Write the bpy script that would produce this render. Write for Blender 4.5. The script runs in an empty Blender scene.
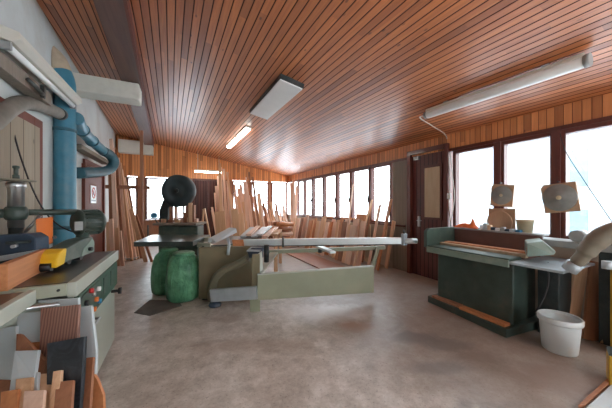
import bpy, math, random
from mathutils import Vector, Matrix
random.seed(7)
sc = bpy.context.scene; COL = sc.collection
F = 255.0; A = math.atan(126/F); S, C = math.sin(A), math.cos(A); H = 1.4
V = Vector
# ---- a few helpers to turn measured sight lines into world points ----
def ray(u, v):
    s = (u-306)/F; return V((S+s*C, C-s*S, (204-v)/F))
CAM = V((0, 0, H))
def W(u, v, d): return CAM + ray(u, v)*d
def WX(u, v, X): r = ray(u, v); return CAM + r*(X/r.x)
def WY(u, v, Y): r = ray(u, v); return CAM + r*(Y/r.y)
def WZ(u, v, Z): r = ray(u, v); return CAM + r*((Z-H)/r.z)
RX = 4.2; CZ = 2.61; SL = .178
def ceilz(x): return CZ + SL*(RX-x)
def WC(u, v, drop=0):
    r = ray(u, v); k = (CZ+SL*RX-drop-H)/(r.z+SL*r.x); return CAM + r*k
def RY(u): return WX(u, 160, RX).y
YB = 10.26
def BX(u): return WY(u, 160, YB).x
def lwx(y): return -1.40-.0767*(y-3.83)

# ---------------- materials ----------------
MATS = {}
def nm(name):
    m = bpy.data.materials.new(name); m.use_nodes = True
    nt = m.node_tree; b = nt.nodes['Principled BSDF']; MATS[name] = m
    return m, nt, b
def mixc(nt, fac, a, b, bt='MIX'):
    n = nt.nodes.new('ShaderNodeMix'); n.data_type = 'RGBA'; n.blend_type = bt
    for sck, val in ((0, fac), (6, a), (7, b)):
        if isinstance(val, (int, float)): n.inputs[sck].default_value = val
        elif isinstance(val, tuple): n.inputs[sck].default_value = (*val[:3], 1)
        else: nt.links.new(val, n.inputs[sck])
    return n.outputs[2]
def math_(nt, op, a, b=0.0, c=0.0):
    n = nt.nodes.new('ShaderNodeMath'); n.operation = op
    for i, val in enumerate((a, b, c)):
        if isinstance(val, (int, float)): n.inputs[i].default_value = val
        else: nt.links.new(val, n.inputs[i])
    return n.outputs[0]
def coords(nt, scale=(1, 1, 1), what='Object'):
    t = nt.nodes.new('ShaderNodeTexCoord'); mp = nt.nodes.new('ShaderNodeMapping')
    mp.inputs['Scale'].default_value = scale
    nt.links.new(t.outputs[what], mp.inputs[0]); return mp.outputs[0]
def noise(nt, vec, scale, detail=4, rough=.55, dist=0):
    n = nt.nodes.new('ShaderNodeTexNoise'); n.inputs['Scale'].default_value = scale
    n.inputs['Detail'].default_value = detail; n.inputs['Roughness'].default_value = rough
    n.inputs['Distortion'].default_value = dist
    nt.links.new(vec, n.inputs['Vector']); return n.outputs[0]
def ramp(nt, fac, stops):
    n = nt.nodes.new('ShaderNodeValToRGB'); e = n.color_ramp.elements
    while len(e) < len(stops): e.new(.5)
    for i, (p, c) in enumerate(stops):
        e[i].position = p; e[i].color = (*c, 1) if isinstance(c, tuple) else (c, c, c, 1)
    nt.links.new(fac, n.inputs[0]); return n.outputs[0]
def bump(nt, b, h, strength=.3, dist=.01):
    n = nt.nodes.new('ShaderNodeBump'); n.inputs['Strength'].default_value = strength
    n.inputs['Distance'].default_value = dist
    nt.links.new(h, n.inputs['Height']); nt.links.new(n.outputs[0], b.inputs['Normal'])
def plain(name, col, rough=.5, metal=0, var=.12, sc_=6, bmp=.0, coat=0, dirt=None):
    m, nt, b = nm(name)
    b.inputs['Roughness'].default_value = rough; b.inputs['Metallic'].default_value = metal
    b.inputs['Coat Weight'].default_value = coat
    co = coords(nt); n = noise(nt, co, sc_, 5)
    lo = tuple(x*(1-var*1.6) for x in col); hi = tuple(min(1, x*(1+var)) for x in col)
    c = ramp(nt, n, [(.3, lo), (.7, hi)])
    if dirt:
        n2 = noise(nt, co, sc_*.45, 7, .7); f = ramp(nt, n2, [(.5, 0.0), (.72, 1.0)])
        c = mixc(nt, f, c, dirt)
    nt.links.new(c, b.inputs['Base Color'])
    if bmp: bump(nt, b, noise(nt, co, sc_*8, 4), bmp)
    return m
def wood(name, a, bcol, rough=.55, grain=(14, 14, .7), hue=.5, knots=False, coat=0):
    m, nt, b = nm(name); b.inputs['Roughness'].default_value = rough; b.inputs['Coat Weight'].default_value = coat
    co = coords(nt, grain)
    oi = nt.nodes.new('ShaderNodeObjectInfo')
    add = nt.nodes.new('ShaderNodeVectorMath'); add.operation = 'ADD'
    nt.links.new(co, add.inputs[0]); sc3 = math_(nt, 'MULTIPLY', oi.outputs['Random'], 37.0)
    cb = nt.nodes.new('ShaderNodeCombineXYZ')
    for i in range(3): nt.links.new(sc3, cb.inputs[i])
    nt.links.new(cb.outputs[0], add.inputs[1])
    n = noise(nt, add.outputs[0], 2.2, 6, .6, .6)
    c = ramp(nt, n, [(.28, bcol), (.5, tuple((x+y)/2 for x, y in zip(a, bcol))), (.75, a)])
    tint = ramp(nt, oi.outputs['Random'], [(0, (1-hue*.55, 1-hue*.62, 1-hue*.7)), (.5, (1, 1, 1)), (1, (1+0*hue, 1-hue*.12, 1-hue*.2))])
    c = mixc(nt, 1.0, c, tint, 'MULTIPLY')
    nt.links.new(c, b.inputs['Base Color']); bump(nt, b, n, .15, .004)
    return m
def boards(name, a, bcol, groove, w=.08, axis=0, rough=.35, coat=.3, L=2.6, long_axis=1, gw=.1, cr=.22):
    """tongue and groove boards: tone per board, grain, knots, V grooves"""
    m, nt, b = nm(name); b.inputs['Roughness'].default_value = rough
    b.inputs['Coat Weight'].default_value = coat; b.inputs['Coat Roughness'].default_value = cr
    t = nt.nodes.new('ShaderNodeTexCoord'); sp = nt.nodes.new('ShaderNodeSeparateXYZ')
    nt.links.new(t.outputs['Object'], sp.inputs[0])
    x = math_(nt, 'DIVIDE', sp.outputs[axis], w); ix = math_(nt, 'FLOOR', x); fx = math_(nt, 'SUBTRACT', x, ix)
    r1 = nt.nodes.new('ShaderNodeTexWhiteNoise'); r1.noise_dimensions = '1D'; nt.links.new(ix, r1.inputs['W'])
    y = math_(nt, 'ADD', math_(nt, 'DIVIDE', sp.outputs[long_axis], L), math_(nt, 'MULTIPLY', r1.outputs[0], 5.0)); iy = math_(nt, 'FLOOR', y)
    cb = nt.nodes.new('ShaderNodeCombineXYZ'); nt.links.new(ix, cb.inputs[0]); nt.links.new(iy, cb.inputs[1])
    r2 = nt.nodes.new('ShaderNodeTexWhiteNoise'); r2.noise_dimensions = '2D'; nt.links.new(cb.outputs[0], r2.inputs['Vector'])
    g = nt.nodes.new('ShaderNodeCombineXYZ')
    nt.links.new(math_(nt, 'MULTIPLY', sp.outputs[axis], 18.0), g.inputs[0])
    nt.links.new(math_(nt, 'MULTIPLY', sp.outputs[long_axis], 1.1), g.inputs[1])
    nt.links.new(math_(nt, 'MULTIPLY', r2.outputs[0], 40.0), g.inputs[2])
    n = noise(nt, g.outputs[0], 1.6, 6, .6, .8)
    c = ramp(nt, n, [(.25, bcol), (.72, a)])
    tone = ramp(nt, r2.outputs[0], [(0, (.52, .45, .42)), (.45, (.85, .82, .8)), (1, (1.0, 1.0, 1.0))])
    c = mixc(nt, 1.0, c, tone, 'MULTIPLY')
    k = nt.nodes.new('ShaderNodeTexVoronoi'); k.inputs['Scale'].default_value = 1.0
    kc = nt.nodes.new('ShaderNodeCombineXYZ')
    nt.links.new(math_(nt, 'MULTIPLY', sp.outputs[axis], 7.0), kc.inputs[0]); nt.links.new(math_(nt, 'MULTIPLY', sp.outputs[long_axis], 3.6), kc.inputs[1])
    nt.links.new(math_(nt, 'MULTIPLY', ix, 3.1), kc.inputs[2]); nt.links.new(kc.outputs[0], k.inputs['Vector'])
    kf = ramp(nt, k.outputs['Distance'], [(.05, 1.0), (.11, 0.0)])
    c = mixc(nt, math_(nt, 'MULTIPLY', kf, .75), c, (groove[0]*1.6, groove[1]*1.6, groove[2]*1.6))
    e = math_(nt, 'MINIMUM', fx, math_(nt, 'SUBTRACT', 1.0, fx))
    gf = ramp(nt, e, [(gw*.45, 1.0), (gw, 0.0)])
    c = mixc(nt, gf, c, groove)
    nt.links.new(c, b.inputs['Base Color'])
    bump(nt, b, ramp(nt, e, [(0, 0.0), (gw*1.2, 1.0)]), .5, .006)
    rr = math_(nt, 'ADD', math_(nt, 'MULTIPLY', gf, .5), math_(nt, 'ADD', rough, math_(nt, 'MULTIPLY', n, .15)))
    nt.links.new(rr, b.inputs['Roughness'])
    nt.links.new(math_(nt, 'MULTIPLY', math_(nt, 'SUBTRACT', 1.0, gf), coat), b.inputs['Coat Weight'])
    return m
boards('cream_boards', (.42, .36, .27), (.33, .28, .20), (.09, .07, .05), w=.2, axis=1, long_axis=2, rough=.6, coat=0, gw=.03)
# floor
m, nt, b = nm('concrete_floor')
co = coords(nt); n1 = noise(nt, co, .55, 6, .6); n2 = noise(nt, co, 6.5, 10, .78); n3 = noise(nt, co, 60, 3, .6)
c = ramp(nt, n1, [(.36, (.47, .38, .31)), (.5, (.60, .54, .48)), (.64, (.72, .69, .65))])
c = mixc(nt, .68, c, ramp(nt, n2, [(.32, (.25, .215, .18)), (.5, (.52, .48, .43)), (.68, (.82, .79, .75))]))
f = ramp(nt, n3, [(.3, 1.0), (.4, 0.0)]); c = mixc(nt, math_(nt, 'MULTIPLY', f, .5), c, (.10, .08, .07))
def spot(c, u, v, ru, rv, col, st, inner=.35, wob=.9):
    p = WZ(u, v, 0); mp = nt.nodes.new('ShaderNodeMapping'); mp.vector_type = 'TEXTURE'
    mp.inputs['Location'].default_value = (p.x+.85, p.y-3.93, .12); mp.inputs['Rotation'].default_value = (0, 0, -A); mp.inputs['Scale'].default_value = (ru, rv, 1)
    nt.links.new(co, mp.inputs[0]); ln = nt.nodes.new('ShaderNodeVectorMath'); ln.operation = 'LENGTH'; nt.links.new(mp.outputs[0], ln.inputs[0])
    dd = math_(nt, 'ADD', ln.outputs['Value'], math_(nt, 'MULTIPLY', math_(nt, 'SUBTRACT', n2s, .5), wob*2.2))
    f = ramp(nt, dd, [(inner, 1.0), (1.0, 0.0)]); return mixc(nt, math_(nt, 'MULTIPLY', f, st), c, col)
n2s = noise(nt, co, 3.2, 7, .7, .4)
# darker red-brown tone towards the right side of the floor
sp = nt.nodes.new('ShaderNodeSeparateXYZ'); nt.links.new(co, sp.inputs[0])
f = ramp(nt, math_(nt, 'ADD', math_(nt, 'MULTIPLY', sp.outputs[0], .2), math_(nt, 'MULTIPLY', n1, .25)), [(.56, 0.0), (.68, 1.0)])
c = mixc(nt, math_(nt, 'MULTIPLY', f, .65), c, (.20, .135, .10))
f = ramp(nt, noise(nt, coords(nt, (1, 1.6, 1)), 1.3, 6, .65, .5), [(.6, 0.0), (.72, 1.0)])
c = mixc(nt, math_(nt, 'MULTIPLY', f, .55), c, (.15, .13, .12))
c = spot(c, 352, 325, .22, .18, (.33, .20, .14), .8)
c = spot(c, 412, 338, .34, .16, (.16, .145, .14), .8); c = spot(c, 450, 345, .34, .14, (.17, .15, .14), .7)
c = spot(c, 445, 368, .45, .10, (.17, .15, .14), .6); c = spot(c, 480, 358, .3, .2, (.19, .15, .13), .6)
c = spot(c, 470, 312, .55, .3, (.30, .18, .13), .7); c = spot(c, 250, 345, .7, .18, (.38, .28, .22), .5)
c = spot(c, 330, 312, .8, .35, (.72, .70, .69), .6); c = spot(c, 160, 310, .35, .2, (.15, .13, .11), .6)  # first one paints floor glare before the saw apron as a pale patch
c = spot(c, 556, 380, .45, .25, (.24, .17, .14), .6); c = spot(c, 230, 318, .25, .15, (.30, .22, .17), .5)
nt.links.new(c, b.inputs['Base Color'])
rr = math_(nt, 'ADD', .24, math_(nt, 'MULTIPLY', n2, .3)); nt.links.new(rr, b.inputs['Roughness'])
bump(nt, b, n2, .1, .006)

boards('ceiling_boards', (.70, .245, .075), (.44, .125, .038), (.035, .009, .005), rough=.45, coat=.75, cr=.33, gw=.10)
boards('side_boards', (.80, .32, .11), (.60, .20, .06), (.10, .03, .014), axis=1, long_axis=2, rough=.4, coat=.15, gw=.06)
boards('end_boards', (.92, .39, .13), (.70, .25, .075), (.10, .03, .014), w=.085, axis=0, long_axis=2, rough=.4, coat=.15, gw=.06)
boards('dark_boards', (.13, .035, .025), (.07, .02, .015), (.02, .006, .005), w=.09, axis=0, long_axis=2, rough=.4, coat=.1)
boards('dark_side_boards', (.15, .03, .022), (.09, .02, .015), (.02, .006, .005), w=.09, axis=1, long_axis=2, rough=.35, coat=.2)
plain('plaster', (.60, .63, .61), .9, var=.06, sc_=1.5, bmp=.1, dirt=(.50, .47, .42))
plain('sill_plaster', (.42, .33, .26), .9, var=.15, sc_=2)
wood('frame_wood', (.14, .03, .018), (.085, .02, .013), .35, hue=.2, coat=.2)
wood('beam_wood', (.17, .085, .062), (.10, .045, .035), .5, grain=(10, .6, 10), hue=.1)
wood('red_wood', (.19, .045, .024), (.12, .028, .016), .6, hue=.2)
wood('pine', (.86, .58, .37), (.64, .38, .22), .6, hue=.3)
wood('pink_pine', (.90, .66, .52), (.72, .47, .35), .6, hue=.25)
wood('brown_plank', (.42, .19, .10), (.27, .115, .06), .6)
wood('orange_plank', (.64, .27, .11), (.46, .17, .065), .5, grain=(14, .7, 14), hue=.2)
wood('grey_board', (.30, .25, .20), (.20, .165, .13), .7, hue=.1)
wood('light_ply', (.55, .42, .28), (.44, .32, .20), .6, grain=(6, 6, .8), hue=.1)
wood('disc_ply', (.48, .31, .19), (.38, .23, .14), .6, grain=(6, 6, .8), hue=.1)
m = plain('lamp_lit', (.9, .9, .88)); m.node_tree.nodes['Principled BSDF'].inputs['Emission Color'].default_value = (1, .97, .9, 1); m.node_tree.nodes['Principled BSDF'].inputs['Emission Strength'].default_value = 14
wood('floor_reflection', (.36, .15, .085), (.24, .095, .055), .4, grain=(9, .7, 9), hue=.1)  # colour of the brown reflection painted on the floor
plain('melamine', (.54, .60, .62), .4, var=.04, dirt=(.55, .52, .48))
plain('concrete_beam', (.72, .70, .62), .8, var=.05, sc_=3, dirt=(.58, .55, .48))
plain('duct_blue', (.06, .24, .34), .4, var=.12, sc_=5, dirt=(.13, .25, .29))
plain('duct_teal', (.04, .13, .17), .45, var=.12, sc_=5)
plain('duct_collar', (.52, .42, .30), .7, var=.15)
plain('machine_cream', (.40, .43, .33), .45, var=.06, sc_=4, dirt=(.40, .38, .30))
plain('machine_pale', (.46, .50, .43), .4, var=.05, sc_=3, dirt=(.48, .48, .42))
plain('sage', (.31, .34, .24), .45, var=.06, sc_=3, dirt=(.37, .36, .26))
plain('olive', (.21, .185, .11), .5, var=.12, sc_=3, dirt=(.24, .17, .10))
plain('dark_green', (.045, .068, .056), .4, var=.2, sc_=5, dirt=(.10, .09, .07))
plain('mid_green', (.065, .105, .085), .4, var=.12, sc_=6, dirt=(.16, .18, .15))
plain('panel_green', (.045, .10, .07), .4, var=.1)
plain('pale_green', (.22, .30, .25), .35, var=.1, sc_=6, dirt=(.34, .36, .32))
plain('cast_top', (.055, .055, .055), .28, metal=.6, var=.25, sc_=4, dirt=(.12, .10, .085))
plain('green_top', (.075, .10, .09), .3, metal=.1, var=.12, sc_=4, dirt=(.13, .13, .12))
plain('steel', (.55, .57, .58), .3, metal=.9, var=.1, dirt=(.38, .36, .33))
plain('alu', (.62, .68, .68), .38, metal=.45, var=.05)
plain('galvanised', (.45, .52, .56), .4, metal=.3, var=.08)
plain('dark_iron', (.04, .05, .05), .45, metal=.4, var=.2, dirt=(.10, .09, .08))
plain('wheel_guard', (.035, .05, .055), .5, var=.15, sc_=4, dirt=(.06, .07, .07))
plain('guard_orange', (.85, .22, .045), .45, var=.05)
plain('guard_yellow', (.85, .52, .02), .4, var=.05)
plain('navy', (.035, .06, .10), .4, var=.15, dirt=(.12, .13, .14))
plain('blue_plastic', (.03, .20, .38), .4)
plain('black_plastic', (.015, .015, .016), .4)
plain('cable_black', (.02, .018, .02), .6)
plain('cable_white', (.70, .68, .62), .5)
plain('hose_grey', (.24, .215, .18), .6, var=.15, sc_=8)
plain('hose_tan', (.22, .19, .14), .55, var=.1, sc_=8)
plain('hose_olive', (.20, .185, .12), .5, var=.1, sc_=5)
plain('lamp_body', (.70, .67, .58), .5, var=.04)
plain('lamp_diffuser', (.86, .88, .86), .35, var=.02)
plain('bucket_white', (.62, .66, .66), .4, var=.04, sc_=5, dirt=(.60, .55, .46))
plain('pot_beige', (.55, .46, .30), .5, var=.06)
plain('abrasive_grey', (.25, .245, .23), .9, var=.12, sc_=10)
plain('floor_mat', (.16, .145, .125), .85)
plain('brown_laminate', (.17, .085, .07), .5, var=.1)
plain('orange_cloth', (.80, .16, .03), .7)
plain('yellow_paint', (.60, .36, .03), .45, dirt=(.42, .26, .05))
plain('grey_plastic', (.34, .35, .34), .45)
plain('sawdust', (.55, .36, .2), .95, bmp=.5)
plain('snow', (.86, .88, .92), .8, var=.02)
plain('house_wall', (.34, .38, .40), .9, var=.02, sc_=1)
plain('house_pane', (.16, .24, .28), .15, var=.05)
plain('house_roof', (.46, .50, .52), .8, var=.05)
plain('sign_white', (.85, .85, .86), .4, var=.01)
plain('sign_red', (.55, .03, .03), .4, var=.01)
plain('sign_ink', (.04, .05, .09), .4, var=.01)
# striped brown laminate
m, nt, b = nm('striped_brown'); b.inputs['Roughness'].default_value = .45
w_ = nt.nodes.new('ShaderNodeTexWave'); w_.inputs['Scale'].default_value = 22; w_.inputs['Distortion'].default_value = 1.2
nt.links.new(coords(nt), w_.inputs['Vector'])
nt.links.new(ramp(nt, w_.outputs[1], [(.2, (.17, .075, .055)), (.8, (.33, .17, .125))]), b.inputs['Base Color'])
# dark marble laminate
m, nt, b = nm('black_marble'); b.inputs['Roughness'].default_value = .3
nt.links.new(ramp(nt, noise(nt, coords(nt), 9, 6, .65, 1.2), [(.45, (.014, .017, .022)), (.62, (.05, .058, .07)), (.8, (.12, .13, .14))]), b.inputs['Base Color'])
# translucent green sack
m, nt, b = nm('green_film'); b.inputs['Roughness'].default_value = .38; b.inputs['Coat Weight'].default_value = .3
cc = ramp(nt, noise(nt, coords(nt), 5, 5, .6), [(.3, (.02, .16, .08)), (.7, (.16, .46, .25))])
nt.links.new(cc, b.inputs['Base Color']); bump(nt, b, noise(nt, coords(nt, (1, 1, .35)), 9, 6, .65, 1.2), 1.0, .05)
# glass
m = bpy.data.materials.new('pane_glass'); m.use_nodes = True; nt = m.node_tree; MATS['pane_glass'] = m
nt.nodes.clear(); o = nt.nodes.new('ShaderNodeOutputMaterial'); mx = nt.nodes.new('ShaderNodeMixShader')
tr = nt.nodes.new('ShaderNodeBsdfTransparent'); gl = nt.nodes.new('ShaderNodeBsdfGlossy'); gl.inputs['Roughness'].default_value = .03
tr.inputs[0].default_value = (.88, .91, .92, 1); mx.inputs[0].default_value = .05
nt.links.new(tr.outputs[0], mx.inputs[1]); nt.links.new(gl.outputs[0], mx.inputs[2]); nt.links.new(mx.outputs[0], o.inputs[0])

# ---------------- mesh building ----------------
class MB:
    def __init__(s): s.v = []; s.f = []; s.sm = []
    def add(s, vs, fs, smooth=False):
        k = len(s.v); s.v += [V(p) for p in vs]; s.f += [tuple(k+i for i in f) for f in fs]; s.sm += [smooth]*len(fs); return s
    def box(s, x0, x1, y0, y1, z0, z1, rz=0, c=None):
        ps = [V((x, y, z)) for z in (z0, z1) for x, y in ((x0, y0), (x1, y0), (x1, y1), (x0, y1))]
        if rz:
            c = V(c) if c else V(((x0+x1)/2, (y0+y1)/2, 0)); R = Matrix.Rotation(rz, 3, 'Z'); ps = [R@(p-c)+c for p in ps]
        return s.add(ps, [(0, 3, 2, 1), (4, 5, 6, 7), (0, 1, 5, 4), (1, 2, 6, 5), (2, 3, 7, 6), (3, 0, 4, 7)])
    def bar(s, p0, p1, w, t, up=(0, 0, 1)):
        p0, p1 = V(p0), V(p1); d = (p1-p0).normalized(); a = d.cross(V(up))
        if a.length < 1e-4: a = d.cross(V((0, 1, 0)))
        a.normalize(); b = a.cross(d).normalized()
        ps = [p+a*(i*w/2)+b*(j*t/2) for p in (p0, p1) for i, j in ((-1, -1), (1, -1), (1, 1), (-1, 1))]
        return s.add(ps, [(0, 3, 2, 1), (4, 5, 6, 7), (0, 1, 5, 4), (1, 2, 6, 5), (2, 3, 7, 6), (3, 0, 4, 7)])
    def prism(s, poly, off):
        n = len(poly); off = V(off); ps = [V(p) for p in poly]+[V(p)+off for p in poly]
        return s.add(ps, [tuple(range(n-1, -1, -1)), tuple(range(n, 2*n))]+[(i, (i+1) % n, n+(i+1) % n, n+i) for i in range(n)])
    def tube(s, pts, r, n=16, cap=True, ribs=0):
        pts = [V(p) for p in pts]; rs = r if isinstance(r, (list, tuple)) else [r]*len(pts)
        k = len(s.v); vs = []; fs = []; prev = None
        for i, p in enumerate(pts):
            t = (pts[min(i+1, len(pts)-1)]-pts[max(i-1, 0)]).normalized()
            if prev is None:
                a = t.cross(V((0, 0, 1)));
                if a.length < .05: a = t.cross(V((1, 0, 0)))
                a.normalize()
            else: a = (prev-t*prev.dot(t)).normalized()
            prev = a; b = t.cross(a); rr = rs[i]*(1+(ribs if i % 2 else 0))
            vs += [p+(a*math.cos(q)+b*math.sin(q))*rr for q in (2*math.pi*j/n for j in range(n))]
        for i in range(len(pts)-1):
            for j in range(n):
                fs.append((i*n+j, i*n+(j+1) % n, (i+1)*n+(j+1) % n, (i+1)*n+j))
        s.add(vs, fs, True)
        if cap:
            s.f += [tuple(k+j for j in range(n-1, -1, -1)), tuple(k+(len(pts)-1)*n+j for j in range(n))]; s.sm += [False]*2
        return s
    def cyl(s, p0, p1, r0, r1=None, n=24): return s.tube([p0, p1], [r0, r0 if r1 is None else r1], n)
    def lathe(s, o, prof, n=32, ax=(0, 0, 1)):
        o = V(o); ax = V(ax).normalized(); a = ax.cross(V((0, 0, 1)))
        if a.length < .05: a = V((1, 0, 0))
        a.normalize(); b = ax.cross(a); vs = []; fs = []
        for r, z in prof: vs += [o+ax*z+(a*math.cos(q)+b*math.sin(q))*max(r, 1e-4) for q in (2*math.pi*j/n for j in range(n))]
        for i in range(len(prof)-1):
            for j in range(n): fs.append((i*n+j, i*n+(j+1) % n, (i+1)*n+(j+1) % n, (i+1)*n+j))
        return s.add(vs, fs, True)
    def build(s, name, mat, parent=None, bevel=0, sub=0, axis=None):
        lo = V((min(p[i] for p in s.v) for i in range(3))); hi = V((max(p[i] for p in s.v) for i in range(3)))
        o = V(((lo.x+hi.x)/2, (lo.y+hi.y)/2, lo.z))
        me = bpy.data.meshes.new(name); R = None
        if axis is not None: R = axis.to_3x3(); Ri = R.transposed(); vs = [Ri@(p-o) for p in s.v]
        else: vs = [p-o for p in s.v]
        me.from_pydata(vs, [], s.f); me.polygons.foreach_set('use_smooth', s.sm); me.update()
        import bmesh
        bm = bmesh.new(); bm.from_mesh(me); bmesh.ops.recalc_face_normals(bm, faces=bm.faces); bm.to_mesh(me); bm.free()
        me.materials.append(MATS[mat]); ob = bpy.data.objects.new(name, me); COL.objects.link(ob)
        pl = V((0, 0, 0))
        if parent is not None: ob.parent = parent; pl = WL[parent.name]
        ob.location = o-pl; WL[ob.name] = o
        if R is not None: ob.rotation_euler = R.to_euler()
        if bevel:
            md = ob.modifiers.new('b', 'BEVEL'); md.width = bevel; md.segments = 2; md.limit_method = 'ANGLE'; md.angle_limit = math.radians(40)
        if sub:
            md = ob.modifiers.new('s', 'SUBSURF'); md.levels = sub; md.render_levels = sub
        return ob
WL = {}
def tag(o, label=None, cat=None, group=None, kind=None):
    if label: o['label'] = label
    if cat: o['category'] = cat
    if group: o['group'] = group
    if kind: o['kind'] = kind
    return o
def thing(name, loc, label, cat, group=None):
    o = bpy.data.objects.new(name, None); COL.objects.link(o); o.empty_display_size = .05
    o.location = loc; WL[o.name] = V(loc); return tag(o, label, cat, group)
def struct(o): o['kind'] = 'structure'; return o
def smooth_path(pts, k=6):
    pts = [V(p) for p in pts]; out = []
    for i in range(len(pts)-1):
        p0, p1, p2, p3 = pts[max(i-1, 0)], pts[i], pts[i+1], pts[min(i+2, len(pts)-1)]
        for j in range(k):
            t = j/k; out.append(.5*((2*p1)+(p2-p0)*t+(2*p0-5*p1+4*p2-p3)*t*t+(3*p1-p0-3*p2+p3)*t**3))
    out.append(pts[-1]); return out
def plank(name, p0, p1, w, t, mat, face=(0, 1, 0), label=None, cat='plank', group=None, parent=None, bevel=.002):
    """a sawn board standing from p0 to p1 with its broad side across `face`"""
    p0, p1 = V(p0), V(p1); d = p1-p0; L = d.length; d.normalize()
    a = d.cross(V(face)); a.normalize(); n = d.cross(a).normalized()
    R = Matrix((a, n, d)).transposed(); me = MB()
    me.box(-w/2, w/2, -t/2, t/2, 0, L); o = me.build(name, mat, None, bevel)
    o.location = p0; o.rotation_euler = R.to_euler()
    if parent is not None: o.parent = parent; o.location = p0-WL[parent.name]
    if label: tag(o, label, cat, group)
    return o

# ================= SETTING =================
YN = -2.5
struct(MB().box(-6, 4.3, YN, YB+.1, -.12, 0).build('floor', 'concrete_floor'))
# ceiling, boards slightly rotated against the side wall
ce = bpy.data.meshes.new('ceiling'); rot = math.radians(1.7)
mb = MB(); xs = [-2.3, RX+.1]
R = Matrix.Rotation(rot, 3, 'Z')
N = V((SL, 0, 1)).normalized()
org = V((RX, 0, CZ)); ax = V((1, 0, -SL)).normalized(); ay = V((0, 1, 0))
ex = (ax*math.cos(rot)+ay*math.sin(rot)); ey = (ay*math.cos(rot)-ax*math.sin(rot)); ez = ex.cross(ey)
Rm = Matrix((ex, ey, ez)).transposed()
def cp(x, y, off=0): return V((x, y, ceilz(x)))+ez*off
YC = -2.5
def ceil_piece(x0, x1, y0, y1):
    return [cp(x0, y0), cp(x1, y0), cp(x1, y1), cp(x0, y1)]
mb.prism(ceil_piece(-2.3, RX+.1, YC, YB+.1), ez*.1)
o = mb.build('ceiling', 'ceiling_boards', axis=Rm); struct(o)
# walls
def grooved(nm_, mat, mbx): return struct(mbx.build(nm_, mat))
ZT = 2.31; ZS = .96
wr = MB()
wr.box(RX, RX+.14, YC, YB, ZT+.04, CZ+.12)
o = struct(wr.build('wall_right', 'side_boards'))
yd0, yd1 = RY(449), RY(408)
struct(MB().box(RX, RX+.16, YC, yd0, 0, ZS-.03).build('wall_right', 'sill_plaster'))
struct(MB().box(RX, RX+.16, yd1, YB, 0, ZS-.03).build('wall_right', 'sill_plaster'))
# back wall
wb = MB()
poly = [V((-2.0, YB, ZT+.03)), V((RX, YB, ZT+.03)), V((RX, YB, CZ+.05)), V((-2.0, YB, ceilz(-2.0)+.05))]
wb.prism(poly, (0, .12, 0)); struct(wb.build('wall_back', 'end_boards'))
wb = MB(); z0 = .85
ops = [(BX(127), BX(137.5)), (BX(145.5), BX(187)), (BX(232.5), BX(247.5)), (BX(251), BX(268.5)), (BX(271.5), BX(287))]
wb.box(-2.0, BX(192), YB, YB+.12, 0, z0).box(BX(224), RX, YB, YB+.12, 0, z0)
prev = -2.0
for a_, b_ in ops:
    if not (a_ > BX(220) and prev < BX(195)) and a_ > prev+.01: wb.box(prev, a_, YB, YB+.12, z0, ZT+.03)
    prev = b_
wb.box(BX(187)-.001, BX(192)+.05, YB, YB+.12, 0, ZT+.03).box(BX(224)-.05, BX(232.5), YB, YB+.12, 0, ZT+.03).box(BX(287), RX, YB, YB+.12, z0, ZT+.03)
struct(wb.build('wall_back', 'brown_plank'))
# left wall (plaster) runs slightly out of square
wl = MB(); ya, yb = YC, YB+.1
wl.prism([V((lwx(ya), ya, 0)), V((lwx(yb), yb, 0)), V((lwx(yb), yb, ceilz(lwx(yb))+.05)), V((lwx(ya), ya, ceilz(lwx(ya))+.05))], (-.25, 0, 0))
struct(wl.build('wall_left', 'plaster'))
# beam under the ceiling
q0, q1 = V((-.46, 1.2)), V((-.83, YB)); bw = .25
def bz(p): return ceilz(p)
mb = MB(); vs = []
for (x, y) in ((-.22, YC), (-.83, YB)):
    for dx, dz in ((0, 0), (0, -.13), (-.25, -.13), (-.25, 0)): vs.append(V((x+dx, y, ceilz(x)+dz+(.06 if dz == 0 else 0))))
mb.add(vs, [(0, 1, 2, 3), (7, 6, 5, 4), (0, 4, 5, 1), (1, 5, 6, 2), (2, 6, 7, 3), (3, 7, 4, 0)])
struct(mb.build('trim_1', 'beam_wood'))
vs = []
mb = MB()
for (x, y) in ((-.218, YC), (-.828, YB)):
    for dx, dz in ((0, 0), (0, -.15), (.03, -.15), (.03, 0)): vs.append(V((x+dx, y, ceilz(x)+dz+(.03 if dz == 0 else 0))))
mb.add(vs, [(0, 1, 2, 3), (7, 6, 5, 4), (0, 4, 5, 1), (1, 5, 6, 2), (2, 6, 7, 3), (3, 7, 4, 0)])
struct(mb.build('trim_2', 'red_wood'))
# white concrete tie beams
p = WY(139, 84, 4.79); xr = p.x
struct(MB().box(-1.6, xr, 4.79, 5.12, 3.05, 3.31).build('trim_3', 'concrete_beam', bevel=.02))
a_, b_ = WY(118, 152, 10.0), WY(153, 142, 10.0)
struct(MB().box(a_.x, b_.x, 10.0, YB-.005, a_.z, b_.z).build('trim_4', 'concrete_beam', bevel=.01))

struct(MB().box(-1.0, 1.6, YC-.15, YC, 0, 3.0).build('wall_light_block', 'plaster'))  # unseen partial wall added behind the camera to darken the left side
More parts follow.
